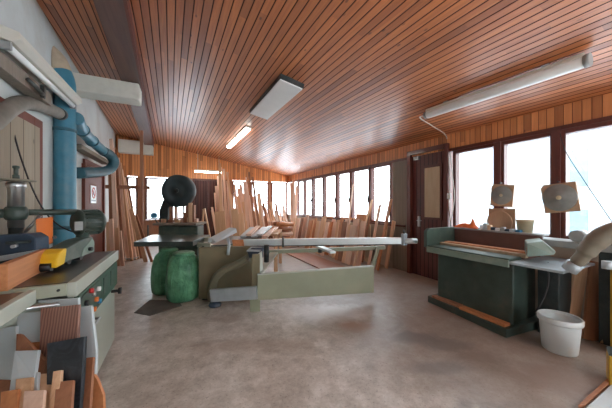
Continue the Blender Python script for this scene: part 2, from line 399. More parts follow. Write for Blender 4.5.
# windows on the right wall
def side_window(n, y0, y1, z0=ZS, z1=ZT, fw=.045):
    m = MB(); x0, x1 = RX-.01, RX+.09
    m.box(x0, x1, y0, y0+fw, z0, z1).box(x0, x1, y1-fw, y1, z0, z1).box(x0, x1, y0+fw, y1-fw, z0, z0+fw).box(x0, x1, y0+fw, y1-fw, z1-fw, z1)
    o = struct(m.build('window_%d' % n, 'frame_wood', bevel=.004))
    MB().box(RX+.035, RX+.041, y0+fw, y1-fw, z0+fw, z1-fw).build('pane', 'pane_glass', o)
    if n in (2, 4, 5, 6):
        h = MB(); h.box(RX-.03, RX-.01, y0+.012, y0+.03, 1.5, 1.6).box(RX-.05, RX-.03, y0+.012, y0+.03, 1.44, 1.56); h.build('window_handle', 'dark_iron', o)
    return o
us = [297, 304, 312.5, 323.5, 336.5, 351, 370, 392]
n = 1
for i in range(len(us)-1):
    side_window(n, RY(us[i+1])+.02, RY(us[i])-.02); n += 1
yw = [(RY(498.5), RY(452.5)), (RY(557), RY(499.5)), (.62, RY(559)), (-.35, .60), (-1.35, -.37), (-2.4, -1.37)]
for a_, b_ in yw: side_window(n, a_+.01, b_-.01, fw=.055); n += 1
# posts, sill and head
m = MB()
m.box(RX-.015, RX+.12, YC, yd0, ZT, ZT+.05).box(RX-.015, RX+.12, yd1, YB, ZT, ZT+.05)
struct(m.build('trim_5', 'frame_wood'))
m = MB(); m.box(RX-.05, RX+.14, YC, yd0-.05, ZS-.04, ZS).box(RX-.05, RX+.14, yd1+.05, YB, ZS-.04, ZS)
struct(m.build('trim_6', 'frame_wood', bevel=.004))
m = MB()
for y in (yw[0][0], yw[1][0]): m.box(RX-.03, RX+.1, y-.04, y+.045, ZS, ZT)
struct(m.build('trim_7', 'frame_wood', bevel=.004))
m = MB().box(RX-.01, RX+.12, RY(407), RY(393), 0, CZ-.3); struct(m.build('trim_8', 'grey_board'))
# back windows
def back_window(n, x0, x1, z0=.86, z1=ZT, fw=.05):
    m = MB(); y0, y1 = YB-.02, YB+.09
    m.box(x0, x0+fw, y0, y1, z0, z1).box(x1-fw, x1, y0, y1, z0, z1).box(x0+fw, x1-fw, y0, y1, z0, z0+fw).box(x0+fw, x1-fw, y0, y1, z1-fw, z1)
    o = struct(m.build('window_%d' % n, 'frame_wood'))
    MB().box(x0+fw, x1-fw, YB+.03, YB+.036, z0+fw, z1-fw).build('pane', 'pane_glass', o)
for a_, b_ in ops: n += 1; back_window(n, a_, b_)
# door in the back wall: dark boarded double door
m = MB(); x0, x1 = BX(192.5), BX(223.5); m.box(x0, x1, YB+.02, YB+.07, 0, 2.3)
d1 = struct(m.build('door_1', 'dark_boards'))
m = MB(); m.box(x0, x0+.06, YB-.03, YB+.1, 0, 2.34).box(x1-.06, x1, YB-.03, YB+.1, 0, 2.34).box(x0+.06, x1-.06, YB-.03, YB+.1, 2.28, 2.34)
m.build('door_frame', 'frame_wood', d1)
m = MB(); m.box((x0+x1)/2-.02, (x0+x1)/2+.02, YB-.01, YB+.02, .02, 2.28); m.build('meeting_strip', 'frame_wood', d1)
# door in right wall
zt = 2.40
m = MB(); m.box(RX+.02, RX+.07, yd0+.06, yd1-.1, 0, zt)
d2 = struct(m.build('door_2', 'dark_side_boards'))
m = MB(); m.box(RX-.05, RX+.12, yd0-.01, yd0+.06, 0, zt+.06).box(RX-.05, RX+.12, yd1-.1, yd1-.01, 0, zt+.06).box(RX-.05, RX+.12, yd0+.06, yd1-.1, zt-.02, zt+.06)
m.build('door_frame', 'frame_wood', d2, bevel=.004)
m = MB(); m.box(RX-.006, RX+.012, RY(440.5)-.03, RY(425)+.03, 1.11, 2.13); m.build('panel_moulding', 'frame_wood', d2)
pa, pb = RY(440), RY(425); zb, zu = 1.15, 2.08
m = MB(); m.box(RX-.012, RX-.002, pa, pb, zb, zu); o = m.build('door_panel', 'light_ply', d2)
o['label'] = 'pale plywood panel let into the dark door'
m = MB(); yh = pb+.14; m.box(RX-.012, RX+.018, yh-.02, yh+.02, .96, 1.16).tube([(RX-.01, yh, 1.08), (RX-.05, yh, 1.08), (RX-.05, yh-.1, 1.08)], .009, 8)
m.build('door_handle', 'steel', d2)
m = MB(); m.box(RX-.03, RX+.018, yd1-.28, yd1-.16, zt-.13, zt-.07).tube([(RX-.03, yd1-.22, zt-.1), (RX-.12, yd1-.25, zt-.09)], .008, 8)
m.build('door_closer', 'steel', d2)

# left wall doorway: red frame with boarded door, and red door farther on
yf = WX(31, 170, -1.36).y
y2 = 3.62
m = MB(); xw = lwx(y2)
m.box(xw-.03, xw+.07, y2-.10, y2+.07, 0, 2.28).box(xw-.0, xw+.07, y2-1.1, y2-.10, 2.17, 2.28)
d3 = struct(MB().box(lwx(3)-.0, lwx(3)+.06, y2-1.1, y2-.10, 0, 2.17).build('door_3', 'cream_boards'))
m.build('door_frame', 'red_wood', d3, bevel=.004)
y3, y4 = 5.75, 7.1; x3 = lwx(6.4)
d4 = struct(MB().box(x3-.05, x3+.07, y3, y4, 0, 2.12).build('door_4', 'red_wood', bevel=.004))
m = MB(); m.box(x3+.065, x3+.1, y3, y3+.09, 0, 2.2).box(x3+.065, x3+.1, y4-.09, y4, 0, 2.2).box(x3+.065, x3+.1, y3+.09, y4-.09, 2.1, 2.2)
m.build('door_frame', 'red_wood', d4)

# outside: snowy ground and white houses
struct(MB().box(-30, 60, 10.8, 60, -.5, -.35).box(4.6, 60, -25, 10.8, -.5, -.35).build('ground', 'snow'))
def house(name, x0, x1, y0, y1, h, label, wins, gable=1.6):
    t = thing(name, ((x0+x1)/2, (y0+y1)/2, -.35), label, 'house')
    MB().box(x0, x1, y0, y1, -.35, h).build('wall', 'house_wall', t)
    yc = (y0+y1)/2
    m = MB().prism([V((x0-.5, y0-.6, h)), V((x0-.5, y1+.6, h)), V((x0-.5, yc, h+gable))], (x1-x0+1, 0, 0)); m.build('roof', 'house_roof', t)
    for (a, b, c, d) in wins:
        w = MB().box(x0-.06, x0-.005, a, b, c, d).build('window', 'house_roof', t)
        MB().box(x0-.09, x0-.062, a+.06, b-.06, c+.06, d-.06).build('pane', 'house_pane', w)
    return t
def hy(u, X): return WX(u, 100, X).y
house('neighbour_house', 11.5, 19, hy(660, 11.5), hy(480, 11.5), 4.2, 'white rendered house with pale blue windows seen through the near right windows',
      [(hy(592, 11.5), hy(568, 11.5), 1.9, 3.2), (hy(592, 11.5), hy(568, 11.5), .1, 1.3)], 2.2)
house('far_house', 17, 24, hy(490, 17), hy(440, 17), 7.0, 'distant white house with small windows beyond the window next to the dark door',
      [(hy(471, 17), hy(462, 17), 4.3, 5.4), (hy(471, 17), hy(464, 17), 1.4, 3.3)], 1.0)
#---PART2---
# ================= LEFT SIDE: DUCTS, LAMP, HOSE =================
# vertical blue duct with fabric collar going into the wall
t = thing('extraction_duct', V((-1.28, 4.33, 0)), 'large vertical blue extraction duct beside the left wall with a tan collar at its top', 'duct')
pc = W(65, 200, 3.3)
pts = smooth_path([V((pc.x, pc.y, .05)), V((pc.x, pc.y, 1.5)), V((pc.x, pc.y, 2.75)), V((pc.x-.01, pc.y, 2.98)), V((pc.x-.05, pc.y+.01, 3.12))], 5)
MB().tube(pts, .112, 28).build('pipe', 'duct_blue', t)
MB().tube(smooth_path([V((pc.x-.05, pc.y+.01, 3.10)), V((pc.x-.10, pc.y+.01, 3.24)), V((pc.x-.22, pc.y+.02, 3.36))], 4), .12, 24).build('collar', 'duct_collar', t)
for z in (1.1, 2.35): MB().lathe((pc.x, pc.y, z), [(.112, -.02), (.119, -.02), (.119, .02), (.112, .02)], 28).build('clamp_ring', 'duct_teal', t)
# branch duct: leaves the big one, slopes back and turns round
p = [W(76, 118, 3.35), W(82, 130, 3.75), W(92, 141, 4.3), W(103, 151, 4.8)]
q = [W(103, 151, 4.8), W(110, 155, 5.0), W(114, 162, 5.1), W(110, 169, 5.05), W(100, 172, 4.7), W(78, 173, 4.0)]
t = thing('branch_duct', p[0], 'slimmer blue duct sloping back from the vertical one and hooking round', 'duct')
MB().tube(smooth_path(p, 5), .082, 20).build('pipe', 'duct_blue', t)
MB().tube(smooth_path(q, 6), .088, 20).build('elbow', 'duct_teal', t)
for a in (p[1], p[2]):
    d = (p[3]-p[0]).normalized(); MB().cyl(a-d*.02, a+d*.02, .095, n=24).build('clamp_ring', 'duct_teal', t)
# whitish old timber bracket the branch lies on
a, b = W(76, 146, 4.0), W(106, 163, 5.3)
tag(MB().bar(a, b, .14, .07).build('support_bar', 'hose_tan', bevel=.004), 'pale dirty bar under the sloping blue branch duct', 'bar')
# wall mounted twin fluorescent fitting, long axis along the wall
X0 = -1.17
ya, yb = W(9, 34, 1.98).y, W(75, 99, 3.25).y
t = thing('fluorescent_lamp', V((X0, (ya+yb)/2, 2.7)), 'long cream fluorescent fitting on the left wall ending at the blue duct', 'lamp')
MB().prism([V((X0-.13, ya, 2.80)), V((X0+.035, ya, 2.755)), V((X0+.045, ya, 2.70)), V((X0-.0, ya, 2.665)), V((X0-.15, ya, 2.70))], (0, yb-ya, 0)).build('housing', 'lamp_body', t, bevel=.004)
o = MB().tube([V((X0-.05, ya+.04, 2.645)), V((X0-.05, yb+.01, 2.645))], .027, 16).build('tube', 'lamp_diffuser', t)
for y in (ya+.03, yb-.0): MB().box(X0-.08, X0-.02, y-.014, y+.014, 2.61, 2.67).build('tube_holder', 'grey_plastic', t)
MB().box(X0-.2, X0-.12, ya+.2, ya+.26, 2.72, 2.76).build('bracket', 'grey_plastic', t)
MB().box(X0-.24, X0-.12, yb-.3, yb-.24, 2.72, 2.76).build('bracket', 'grey_plastic', t)
# timber rail under the lamp
t = thing('wall_rail', V((-1.3, 3.1, 2.4)), 'weathered brown rail on the left wall below the long lamp, with an iron bracket', 'rail')
MB().box(-1.33, -1.22, 2.35, 3.62, 2.44, 2.56).build('rail', 'grey_board', t, bevel=.004)
m = MB(); y = W(28, 78, 2.4).y-.1
m.tube([V((-1.2, y-.12, 2.50)), V((-1.16, y, 2.44)), V((-1.2, y+.16, 2.47))], .018, 10).box(-1.22, -1.19, y+.16, y+.19, 2.44, 2.56)
m.build('bracket', 'dark_iron', t)
# flexible hose
p = [W(-30, 135, 1.8), W(-8, 122, 1.95), W(8, 109, 2.15), W(24, 103, 2.4), W(44, 107, 2.75), W(60, 114, 3.12)]
t = thing('flexible_hose', p[3], 'ribbed grey flexible hose arching from the left edge into the vertical blue duct', 'hose')
MB().tube(smooth_path(p, 22), .063, 18, ribs=.07).build('hose', 'hose_grey', t)
d = (p[5]-p[4]).normalized(); MB().cyl(p[5]-d*.06, p[5]+d*.02, .072, n=22).build('clamp_ring', 'dark_iron', t)
# hanging cable
tag(MB().tube(smooth_path([W(10, 118, 2.2), W(20, 155, 2.2), W(33, 190, 2.2), W(46, 213, 2.25), W(60, 226, 2.3), W(76, 233, 2.32)], 6), .006, 8).build('cable', 'cable_black'),
    'thin black cable slanting down from the grey hose to the green motor', 'cable')

# ================= LEFT MACHINE =================
TZ = .92
t = thing('planer_machine', V((-1.1, 2.6, 0)), 'pale grey woodworking machine with black iron table and green switch panel at left', 'machine')
x1 = -.57
MB().box(-1.62, x1-.02, 2.0, 3.16, 0.04, .82).build('cabinet', 'machine_pale', t, bevel=.008)
o = MB().box(-1.72, x1-.04, 2.05, 3.22, .885, TZ).build('table', 'cast_top', t, bevel=.003)
MB().prism([V((x1-.045, 2.03, TZ+.002)), V((x1+.0, 2.03, TZ+.002)), V((x1, 2.03, .83)), V((x1-.045, 2.03, .83))], (0, 1.2, 0)).build('edge_rail', 'machine_pale', t, bevel=.004)
MB().box(-1.72, x1-.045, 2.02, 2.048, .845, .918).build('front_plate', 'machine_cream', t, bevel=.003)
m = MB()
for x in (-.65, -.85, -1.02): MB().cyl(V((x, 2.022, .885)), V((x, 2.012, .885)), .008, n=12).build('bolt', 'dark_iron', t)
MB().cyl(V((-1.6, 1.99, .81)), V((-.62, 1.99, .81)), .014, n=14).build('guide_rod', 'steel', t)
sp_ = MB().box(x1-.022, x1+.004, 2.06, 3.14, .60, .825).build('switch_panel', 'panel_green', t, bevel=.003)
m = MB().box(x1-.0, x1+.012, 2.07, 2.5, .62, .81); m.build('dial_plate', 'mid_green', sp_)
for y, z, c, nm_ in ((2.14, .75, 'black_plastic', 'knob'), (2.22, .69, 'steel', 'knob'), (2.30, .76, 'steel', 'knob'), (2.36, .70, 'guard_orange', 'push_button'), (2.30, .65, 'guard_orange', 'push_button'), (2.44, .66, 'blue_plastic', 'push_button'), (2.42, .76, 'sign_white', 'indicator'), (2.18, .64, 'black_plastic', 'knob'), (2.24, .80, 'sign_red', 'push_button')):
    MB().cyl(V((x1+.01, y, z)), V((x1+.032, y, z)), .017, n=14).build(nm_, c, sp_)
for y in (2.62, 2.86): MB().box(x1+.003, x1+.01, y, y+.12, .66, .79).build('label_plate', 'mid_green', sp_)
m = MB().tube([V((x1-.02, 2.17, .56)), V((x1+.04, 2.17, .56)), V((x1+.04, 2.36, .56)), V((x1-.02, 2.36, .56))], .009, 8); m.build('handle', 'steel', t)
m = MB().cyl(V((x1-.02, 3.02, .56)), V((x1+.035, 3.02, .56)), .014).cyl(V((x1+.035, 3.02, .56)), V((x1+.06, 3.02, .56)), .03); m.build('hand_knob', 'black_plastic', t)
# sliding extension towards the viewer
MB().box(-1.72, -.76, 1.42, 1.955, .875, .915).build('extension_table', 'cast_top', t, bevel=.003)
MB().box(-.765, -.725, 1.40, 1.96, .845, .92).build('edge_rail', 'machine_pale', t, bevel=.004)
MB().box(-1.6, -.9, 1.96, 2.02, .84, .88).build('crossbeam', 'machine_cream', t)
# timber fence
f = [W(5, 260, 1.62), W(42, 249, 2.02), W(45, 268, 2.0), W(12, 282, 1.63)]
nrm = (f[1]-f[0]).cross(f[3]-f[0]).normalized(); off = V((-.9, .35, 0)).normalized()*.035
a0, a1 = V((-1.015, 1.72, 0)), V((-.955, 2.16, 0))
a0 = WZ(8, 291, TZ); a1 = WZ(47, 269, TZ)
d = (a1-a0); d.z = 0; perp = V((-d.y, d.x, 0)).normalized()
mb = MB().prism([a0, a1, a1+V((0, 0, .15)), a0+V((0, 0, .15))], perp*.04)
tag(mb.build('fence_board', 'orange_plank', bevel=.003), 'orange-brown timber fence board standing on the black iron table', 'board')
# power feeder
cx, cy = W(16, 200, 1.95).x, W(16, 200, 1.95).y
t = thing('power_feeder', V((cx, cy, TZ)), 'green power feeder with column, orange guard plate and motor above the planer table', 'feeder')
MB().lathe((cx, cy, TZ+.001), [(.0, 0), (.10, 0), (.10, .03), (.055, .05), (.04, .08), (.04, .3), (.0, .3)], 24).build('foot', 'dark_iron', t)
MB().lathe((cx, cy, 1.22), [(0, 0), (.045, 0), (.047, .30), (.055, .31), (.055, .34), (.03, .35), (0, .35)], 24).build('column', 'steel', t)
MB().lathe((cx, cy, 1.575), [(0, 0), (.11, 0), (.11, .012), (.03, .014), (.0, .014)], 28).build('hand_wheel', 'hose_tan', t)
MB().lathe((cx, cy, 1.59), [(0, 0), (.02, 0), (.02, .03), (.014, .035), (.014, .08), (.02, .085), (.02, .10), (0, .105)], 16).build('crank_knob', 'dark_green', t)
e0, e1 = V((cx-.3, cy-.12, 1.335)), W(78, 212, 2.3)
MB().cyl(V((cx, cy, 1.335)), e1, .025, n=18).build('arm', 'dark_green', t)
MB().lathe((cx, cy, 1.28), [(0, 0), (.055, 0), (.068, .03), (.068, .07), (.055, .10), (0, .10)], 20).tube([V((cx-.3, cy-.1, 1.33)), V((cx, cy, 1.33))], .035, 14).build('clamp_block', 'dark_green', t)
m = MB(); c1 = W(83, 222.5, 2.32); ax = (e1-V((cx, cy, 1.335))); ax.z = 0; ax.normalize()
m.lathe(c1-ax*.06, [(0, 0), (.09, 0), (.117, .02), (.117, .035), (.102, .04), (.102, .16), (.117, .165), (.117, .18), (.09, .205), (0, .205)], 24, ax)
mo = m.build('motor', 'dark_green', t)
m = MB()
up = V((0, 0, 1)); sd = ax.cross(up)
for k in range(16):
    q = 2*math.pi*k/16; r = up*math.cos(q)+sd*math.sin(q)
    m.bar(c1-ax*.015+r*.108, c1+ax*.095+r*.108, .007, .018, r)
m.build('cooling_fins', 'dark_green', mo)
m = MB(); u0 = V((-sd.x, -sd.y, 0)); tow = (CAM-c1); tow.z = 0; tow.normalize()
m.box(-.001, .001, 0, 0, 0, 0) if False else None
bb = c1+tow*.105+V((0, 0, -.02)); ra = tow.cross(up)*-1
m.prism([bb-ra*.055-up*.04, bb+ra*.0-up*.04, bb+ra*.0+up*.035, bb-ra*.055+up*.035], tow*.018); m.build('name_plate', 'grey_plastic', mo)
MB().cyl(c1+V((0, 0, -.20)), c1+V((0, 0, -.08)), .05).lathe(c1+V((0, 0, -.22)), [(0, 0), (.08, 0), (.08, .04), (.05, .05), (0, .05)], 20).build('gearbox', 'mid_green', t)
# feed unit body lying along the table
p0 = WZ(60, 264, TZ+.035); p1 = WZ(90, 253, TZ+.035)
dv = (p1-p0); dv.z = 0; ln = dv.length; dv.normalize(); pv = V((-dv.y, dv.x, 0))
def fb(l, w_, z): return p0+dv*l+pv*w_+V((0, 0, z))
prof = [(0, 0), (0, .075), (.04, .105), (ln*.62, .145), (ln, .15), (ln+.04, .10), (ln+.04, 0)]
MB().prism([fb(l, -.02, z) for l, z in prof], pv*.13).build('feed_housing', 'mid_green', t, bevel=.012)
MB().prism([fb(l, -.026, z) for l, z in [(ln*.55, .005), (ln*.62, .06), (ln*.95, .135), (ln+.02, .1), (ln+.02, .01)]], pv*.012).build('end_cover', 'pale_green', t, bevel=.004)
MB().cyl(fb(ln*.8, -.03, .05), fb(ln*.8, -.055, .05), .016).build('side_knob', 'black_plastic', t)
y0 = -.10
MB().prism([fb(l, -.03, z) for l, z in [(y0, -.01), (y0-.0, .05), (y0+.03, .09), (y0+.08, .11), (.03, .113), (.02, .06), (.0, .0)]], pv*.13).build('yellow_guard', 'guard_yellow', t, bevel=.01)
for l in (-.09, .12, .3): MB().cyl(fb(l, .0, -.0), fb(l, .11, -.0), .03, n=20).build('feed_roller', 'black_plastic', t)
# orange plate
pl = [W(36, 219, 1.98), W(53, 217, 2.12), W(53, 243, 2.12), W(36.5, 249, 1.98)]
op = MB().prism(pl, (-.012, .03, 0)).build('guard_plate', 'guard_orange', t, bevel=.002)
c = W(39.5, 238, 1.985); n_ = V((.35, -.9, 0)).normalized()
MB().cyl(c, c+n_*.05, .014).build('locking_knob', 'black_plastic', op)
c = W(54.5, 237, 2.14); MB().cyl(c, c+n_*.04, .013).build('locking_knob', 'black_plastic', t)
MB().cyl(W(18, 240, 2.0), W(40, 216, 2.06), .012).build('tie_rod', 'steel', t)
# dark housing behind, on the table
t = thing('iron_fence', V((W(10, 240, 1.85).x, W(10, 240, 1.85).y, TZ)), 'dark blue-grey iron fence housing behind the orange board at the left edge', 'fence')
ff = [W(-14, 236, 1.80), W(28, 233.5, 1.86), W(36, 238, 1.87)]; lowr = [W(37, 262, 1.87), W(-14, 262, 1.80)]
for q in lowr: q.z = TZ+.001
MB().prism(ff+lowr, V((S, C, 0))*.10).build('housing', 'navy', t, bevel=.01)
MB().bar(W(-14, 261, 1.74), W(39, 252, 1.84), .04, .035).build('rail', 'galvanised', t, bevel=.004)
MB().bar(W(6, 243, 1.785), W(30, 241.5, 1.845), .02, .02).build('slotted_bar', 'dark_iron', t)
m = MB(); q = W(15, 246, 1.78); m.cyl(q+V((0, .02, 0)), q+V((0, -.03, 0)), .012); m.build('lock_knob', 'steel', t)

# ================= OFFCUTS IN FRONT OF THE LEFT MACHINE =================
def sheet(name, quad, dt, db, mat, label, cat='board', thick=.018, group=None, bev=.0015):
    """a leaning board: top edge at depth dt, lower edge (towards the viewer) at depth db"""
    n_ = len(quad); vs = [q[1] for q in quad]; lo_, hi_ = min(vs), max(vs)
    pts = [W(u, v, dt+(db-dt)*(v-lo_)/(hi_-lo_)) for u, v in quad]
    nr = (pts[1]-pts[0]).cross(pts[2]-pts[0]).normalized()
    if nr.dot(pts[0]-CAM) < 0: nr = -nr
    return tag(MB().prism(pts, nr*thick).build(name, mat, bevel=bev), label, cat, group)
sheet('laminate_panel', [(38, 300.5), (78, 298), (79, 410), (36, 410)], 1.50, 1.38, 'melamine', 'white panel at the back of the offcut pile, behind the striped brown one')
sheet('laminate_panel', [(77, 307.5), (91, 306), (96, 352), (94, 400), (76, 404)], 1.475, 1.36, 'melamine', 'white panel to the right of the striped brown panel')
sheet('laminate_panel', [(17.5, 314), (41, 311.5), (40, 400), (13, 400)], 1.44, 1.30, 'melamine', 'white panel to the left of the striped brown panel')
sheet('laminate_panel', [(40.5, 308.5), (78.5, 304.5), (75, 400), (38, 400)], 1.42, 1.27, 'striped_brown', 'red-brown panel with fine upright stripes leaning in the offcut pile')
sheet('laminate_panel', [(-14, 331), (15.5, 326), (17, 420), (-14, 420)], 1.40, 1.26, 'melamine', 'pale bluish panel at the left edge of the offcut pile')
sheet('wooden_board', [(28, 343), (62, 340), (62, 430), (28, 430)], 1.375, 1.24, 'orange_plank', 'orange-brown board behind the black marbled panel')
sheet('wooden_board', [(16.5, 334), (20.5, 335), (45, 361), (40, 430), (12, 430)], 1.345, 1.20, 'brown_plank', 'brown board with a slanting top edge behind the light blue-grey board')
sheet('laminate_panel', [(47, 343.5), (84.5, 336.5), (83, 372), (78, 430), (46, 430)], 1.325, 1.17, 'black_marble', 'black marbled panel leaning in the offcut pile')
sheet('wooden_board', [(84.3, 358), (93, 357), (87, 450), (78, 450)], 1.36, 1.16, 'brown_plank', 'narrow brown strip to the right of the black marbled panel')
sheet('wooden_board', [(91, 371), (96.5, 379), (103, 395), (106, 492), (92, 492)], 1.39, 1.24, 'orange_plank', 'rounded orange-brown board at the right end of the offcut pile')
sheet('laminate_panel', [(14.5, 351), (38, 350), (34, 378), (28, 430), (4, 430)], 1.29, 1.12, 'melamine', 'light blue-grey board in front of the slanting brown board')
sheet('wooden_board', [(40, 374), (52.5, 373), (47, 450), (33, 450)], 1.27, 1.10, 'pine', 'pale wooden strip left of the tallest strip in front of the black panel')
sheet('wooden_board', [(53, 371.5), (61, 370), (54, 450), (44, 450)], 1.245, 1.08, 'pine', 'tall pale wooden strip in front of the black marbled panel')
sheet('laminate_panel', [(33, 372), (38, 372), (34, 440), (26, 440)], 1.25, 1.09, 'melamine', 'narrow white strip beside the light blue-grey board')
sheet('wooden_board', [(56, 382), (73, 380), (68, 450), (50, 450)], 1.225, 1.06, 'brown_plank', 'brown board end lowest in front of the black marbled panel')
sheet('wooden_board', [(16, 379), (32, 377), (26, 450), (9, 450)], 1.215, 1.04, 'pine', 'pale wooden board end in front of the light blue-grey board')
sheet('wooden_board', [(-6, 379), (14, 380), (10, 450), (-12, 450)], 1.24, 1.06, 'brown_plank', 'brown board end at the bottom left corner of the pile')
sheet('wooden_board', [(1, 392), (18, 389), (14, 460), (-4, 460)], 1.17, 1.02, 'orange_plank', 'nearest orange-brown board end in the bottom left corner')
sheet('wooden_board', [(24, 391), (44, 390), (38, 460), (18, 460)], 1.17, 1.01, 'pink_pine', 'nearest pale board end at the bottom of the pile')
# low crate that holds them
m = MB(); t = thing('offcut_crate', V((-.8, 1.35, 0)), 'low wooden crate under the pile of offcuts by the left machine', 'crate')
MB().box(-1.35, -.46, 1.02, 1.9, .0, .03).build('bottom', 'brown_plank', t)
MB().box(-.50, -.47, 1.35, 1.9, .03, .26).build('side_board', 'brown_plank', t)
MB().box(-1.33, -.50, 1.87, 1.9, .03, .26).build('back_board', 'brown_plank', t)

# ================= SIGN, RAILS, PLANKS BY THE LEFT WALL =================
X = x3+.075; c = WX(93.3, 194.5, X); w2, h2 = .17, .17
t = thing('warning_sign', c, 'small white no-entry style sign on the red door beyond the blue duct', 'sign')
MB().box(X, X+.006, c.y-w2, c.y+w2, c.z-h2, c.z+h2).build('plate', 'sign_white', t)
m = MB(); m.lathe((X+.006, c.y, c.z+.03), [(.085, 0), (.085, .006), (.11, .006), (.11, 0)], 28, (1, 0, 0)); m.bar((X+.009, c.y-.07, c.z+.10), (X+.009, c.y+.07, c.z-.04), .006, .024, (0, 1, 0)); m.build('prohibition_ring', 'sign_red', t)
m = MB(); m.box(X+.006, X+.009, c.y-.03, c.y+.03, c.z-.01, c.z+.06).box(X+.006, X+.009, c.y-.13, c.y+.13, c.z-.135, c.z-.105); m.build('symbol', 'sign_ink', t)
# plank rack: horizontal rail and thin post
t = thing('plank_rack', V((-1.0, 7.3, 0)), 'wooden rack of a thin upright post and a horizontal rail holding the leaning planks', 'rack')
pp = W(141.5, 200, 6.6)
MB().box(pp.x-.035, pp.x+.035, pp.y-.035, pp.y+.035, 0, ceilz(pp.x)-.22).build('post', 'brown_plank', t)
a, b = W(88, 184, 6.2), W(150, 187, 6.72); a.z = b.z = 1.83
MB().bar(a, b, .05, .09).build('rail', 'brown_plank', t)
# leaning planks
pl_l = [ # base u, v(depth cue), top u,v, width, material
 (112, 262, 110, 152, .09, 'brown_plank'), (117, 263, 112.5, 148, .10, 'pink_pine'), (120, 262, 111, 139, .09, 'pink_pine'), (124, 262, 115, 150, .07, 'brown_plank'),
 (128, 261, 118, 158, .08, 'pink_pine'), (132, 261, 120, 163, .07, 'pine'), (135, 260, 121, 170, .10, 'pink_pine'), (138, 259, 124, 178, .09, 'pine'),
 (141, 258, 128, 188, .08, 'brown_plank')]
for i, (bu, bv, tu, tv, w_, mt) in enumerate(pl_l):
    p0 = WZ(bu, bv, .001); dd = (p0-CAM).dot(V((S, C, 0))); p1 = W(tu, tv, dd+.45)
    plank('leaning_plank', p0, p1, w_, .03, mt, (S, C, .2), 'long rough plank leaning against the rack rail by the left wall', 'plank', 'long planks on the left rack')
for i, (bu, bv, tu, tv, w_, mt) in enumerate([(109, 266, 108, 222, .09, 'pine'), (113, 266, 111, 219, .10, 'pink_pine'), (118, 266, 117, 228, .10, 'pine'), (123, 266, 120, 231, .07, 'pink_pine'), (146, 262, 131, 209, .10, 'pine'), (152, 262, 136, 215, .06, 'brown_plank')]):
    p0 = WZ(bu, bv, .001); dd = (p0-CAM).dot(V((S, C, 0))); p1 = W(tu, tv, dd+.22)
    if i < 4: plank('leaning_plank', p0, p1, w_, .03, mt, (S, C, .2), 'short pale board standing before the long leaning planks', 'plank', 'short boards before the left rack')
    else: plank('leaning_plank', p0, p1, w_, .03, mt, (S, C, .2), ['wide pale plank leaning left just behind the dark table corner', 'thin brown batten leaning right of the wide pale plank'][i-4], 'plank')
# metal dustpan/scoop
c = WZ(131, 260, 0); t = thing('metal_scoop', c, 'shiny grey metal scoop lying on the floor below the leaning planks', 'scoop')
MB().lathe(c+V((0, 0, .002)), [(0, .0), (.09, .0), (.17, .07), (.175, .075), (.165, .075), (.085, .012), (0, .012)], 28).build('bowl', 'steel', t)
d = (W(138, 256, 6)-W(131, 258, 6)).normalized()
MB().cyl(c+V((-.16, -.02, .07)), c+V((-.32, -.08, .10)), .014).build('handle', 'steel', t)

# strip light hanging before the dark back doors
a_, b_ = WY(195, 171.5, 9.6), WY(221.5, 175.5, 9.6); b_.z = a_.z
t = thing('strip_lamp', (a_+b_)/2, 'narrow white strip lamp hanging above the dark back doors, right of the band saw wheel', 'lamp')
MB().bar(a_+V((0, 0, .05)), b_+V((0, 0, .05)), .09, .05).build('housing', 'lamp_body', t, bevel=.003)
MB().cyl(a_, b_, .025, n=14).build('tube', 'lamp_lit', t)
for q in (a_, b_): MB().cyl(q*.8+((a_+b_)/2)*.2+V((0, 0, .07)), V(((q.x*.8+(a_+b_).x*.1), q.y, ceilz(q.x*.8+(a_+b_).x*.1))), .008, n=8).build('hanging_rod', 'steel', t)
# ================= BAND SAW =================
c = W(179, 191, 5.5); base = V((c.x, c.y, 0))
fw_ = V((S, C, 0)); rt = V((C, -S, 0))
t = thing('band_saw', base, 'big dark band saw with round upper wheel guard and wooden table', 'band saw')
r = .345
g = MB().lathe(c-fw_*.09, [(0, 0), (.07, -.012), (.08, -.0), (r*.6, .0), (r*.62, -.008), (r*.9, -.005), (r, .02), (r, .16), (r*.95, .18), (0, .18)], 48, fw_).build('wheel_guard', 'wheel_guard', t)
MB().lathe(c-fw_*.105, [(0, -.02), (.045, -.02), (.05, 0), (0, 0)], 20, fw_).build('hub', 'dark_iron', g)
def bs(u, v, dd=5.5): return W(u, v, dd)
MB().prism([bs(160, 245), bs(159, 210), bs(163, 200), bs(169, 196), bs(176, 203), bs(168, 208), bs(167, 222), bs(167, 245)], fw_*.16).build('frame', 'dark_iron', t, bevel=.01)
lo_ = bs(159, 226); lo2 = bs(199, 226)
m = MB(); mid = (lo_+lo2)/2; mid.z = 0
R_ = -A
m.box(mid.x-.42, mid.x+.42, mid.y-.05, mid.y+.30, 0, .93, rz=R_, c=(mid.x, mid.y, 0)); m.build('base_cabinet', 'mid_green', t, bevel=.02)
m = MB(); m.box(mid.x-.44, mid.x+.46, mid.y-.22, mid.y+.34, .955, 1.0, rz=R_, c=(mid.x, mid.y, 0)); m.build('table', 'grey_board', t, bevel=.003)
MB().box(mid.x-.15, mid.x+.15, mid.y+.02, mid.y+.24, .93, .955, rz=R_, c=(mid.x, mid.y, 0)).build('trunnion', 'dark_iron', t)
MB().cyl(c+V((0, 0, -.62))+rt*.10, c+V((0, 0, -.3))+rt*.10, .018).build('blade_guide', 'steel', t)
MB().prism([bs(188, 205), bs(194, 205), bs(194, 222), bs(188, 222)], fw_*.1).build('blade_cover', 'brown_plank', t)
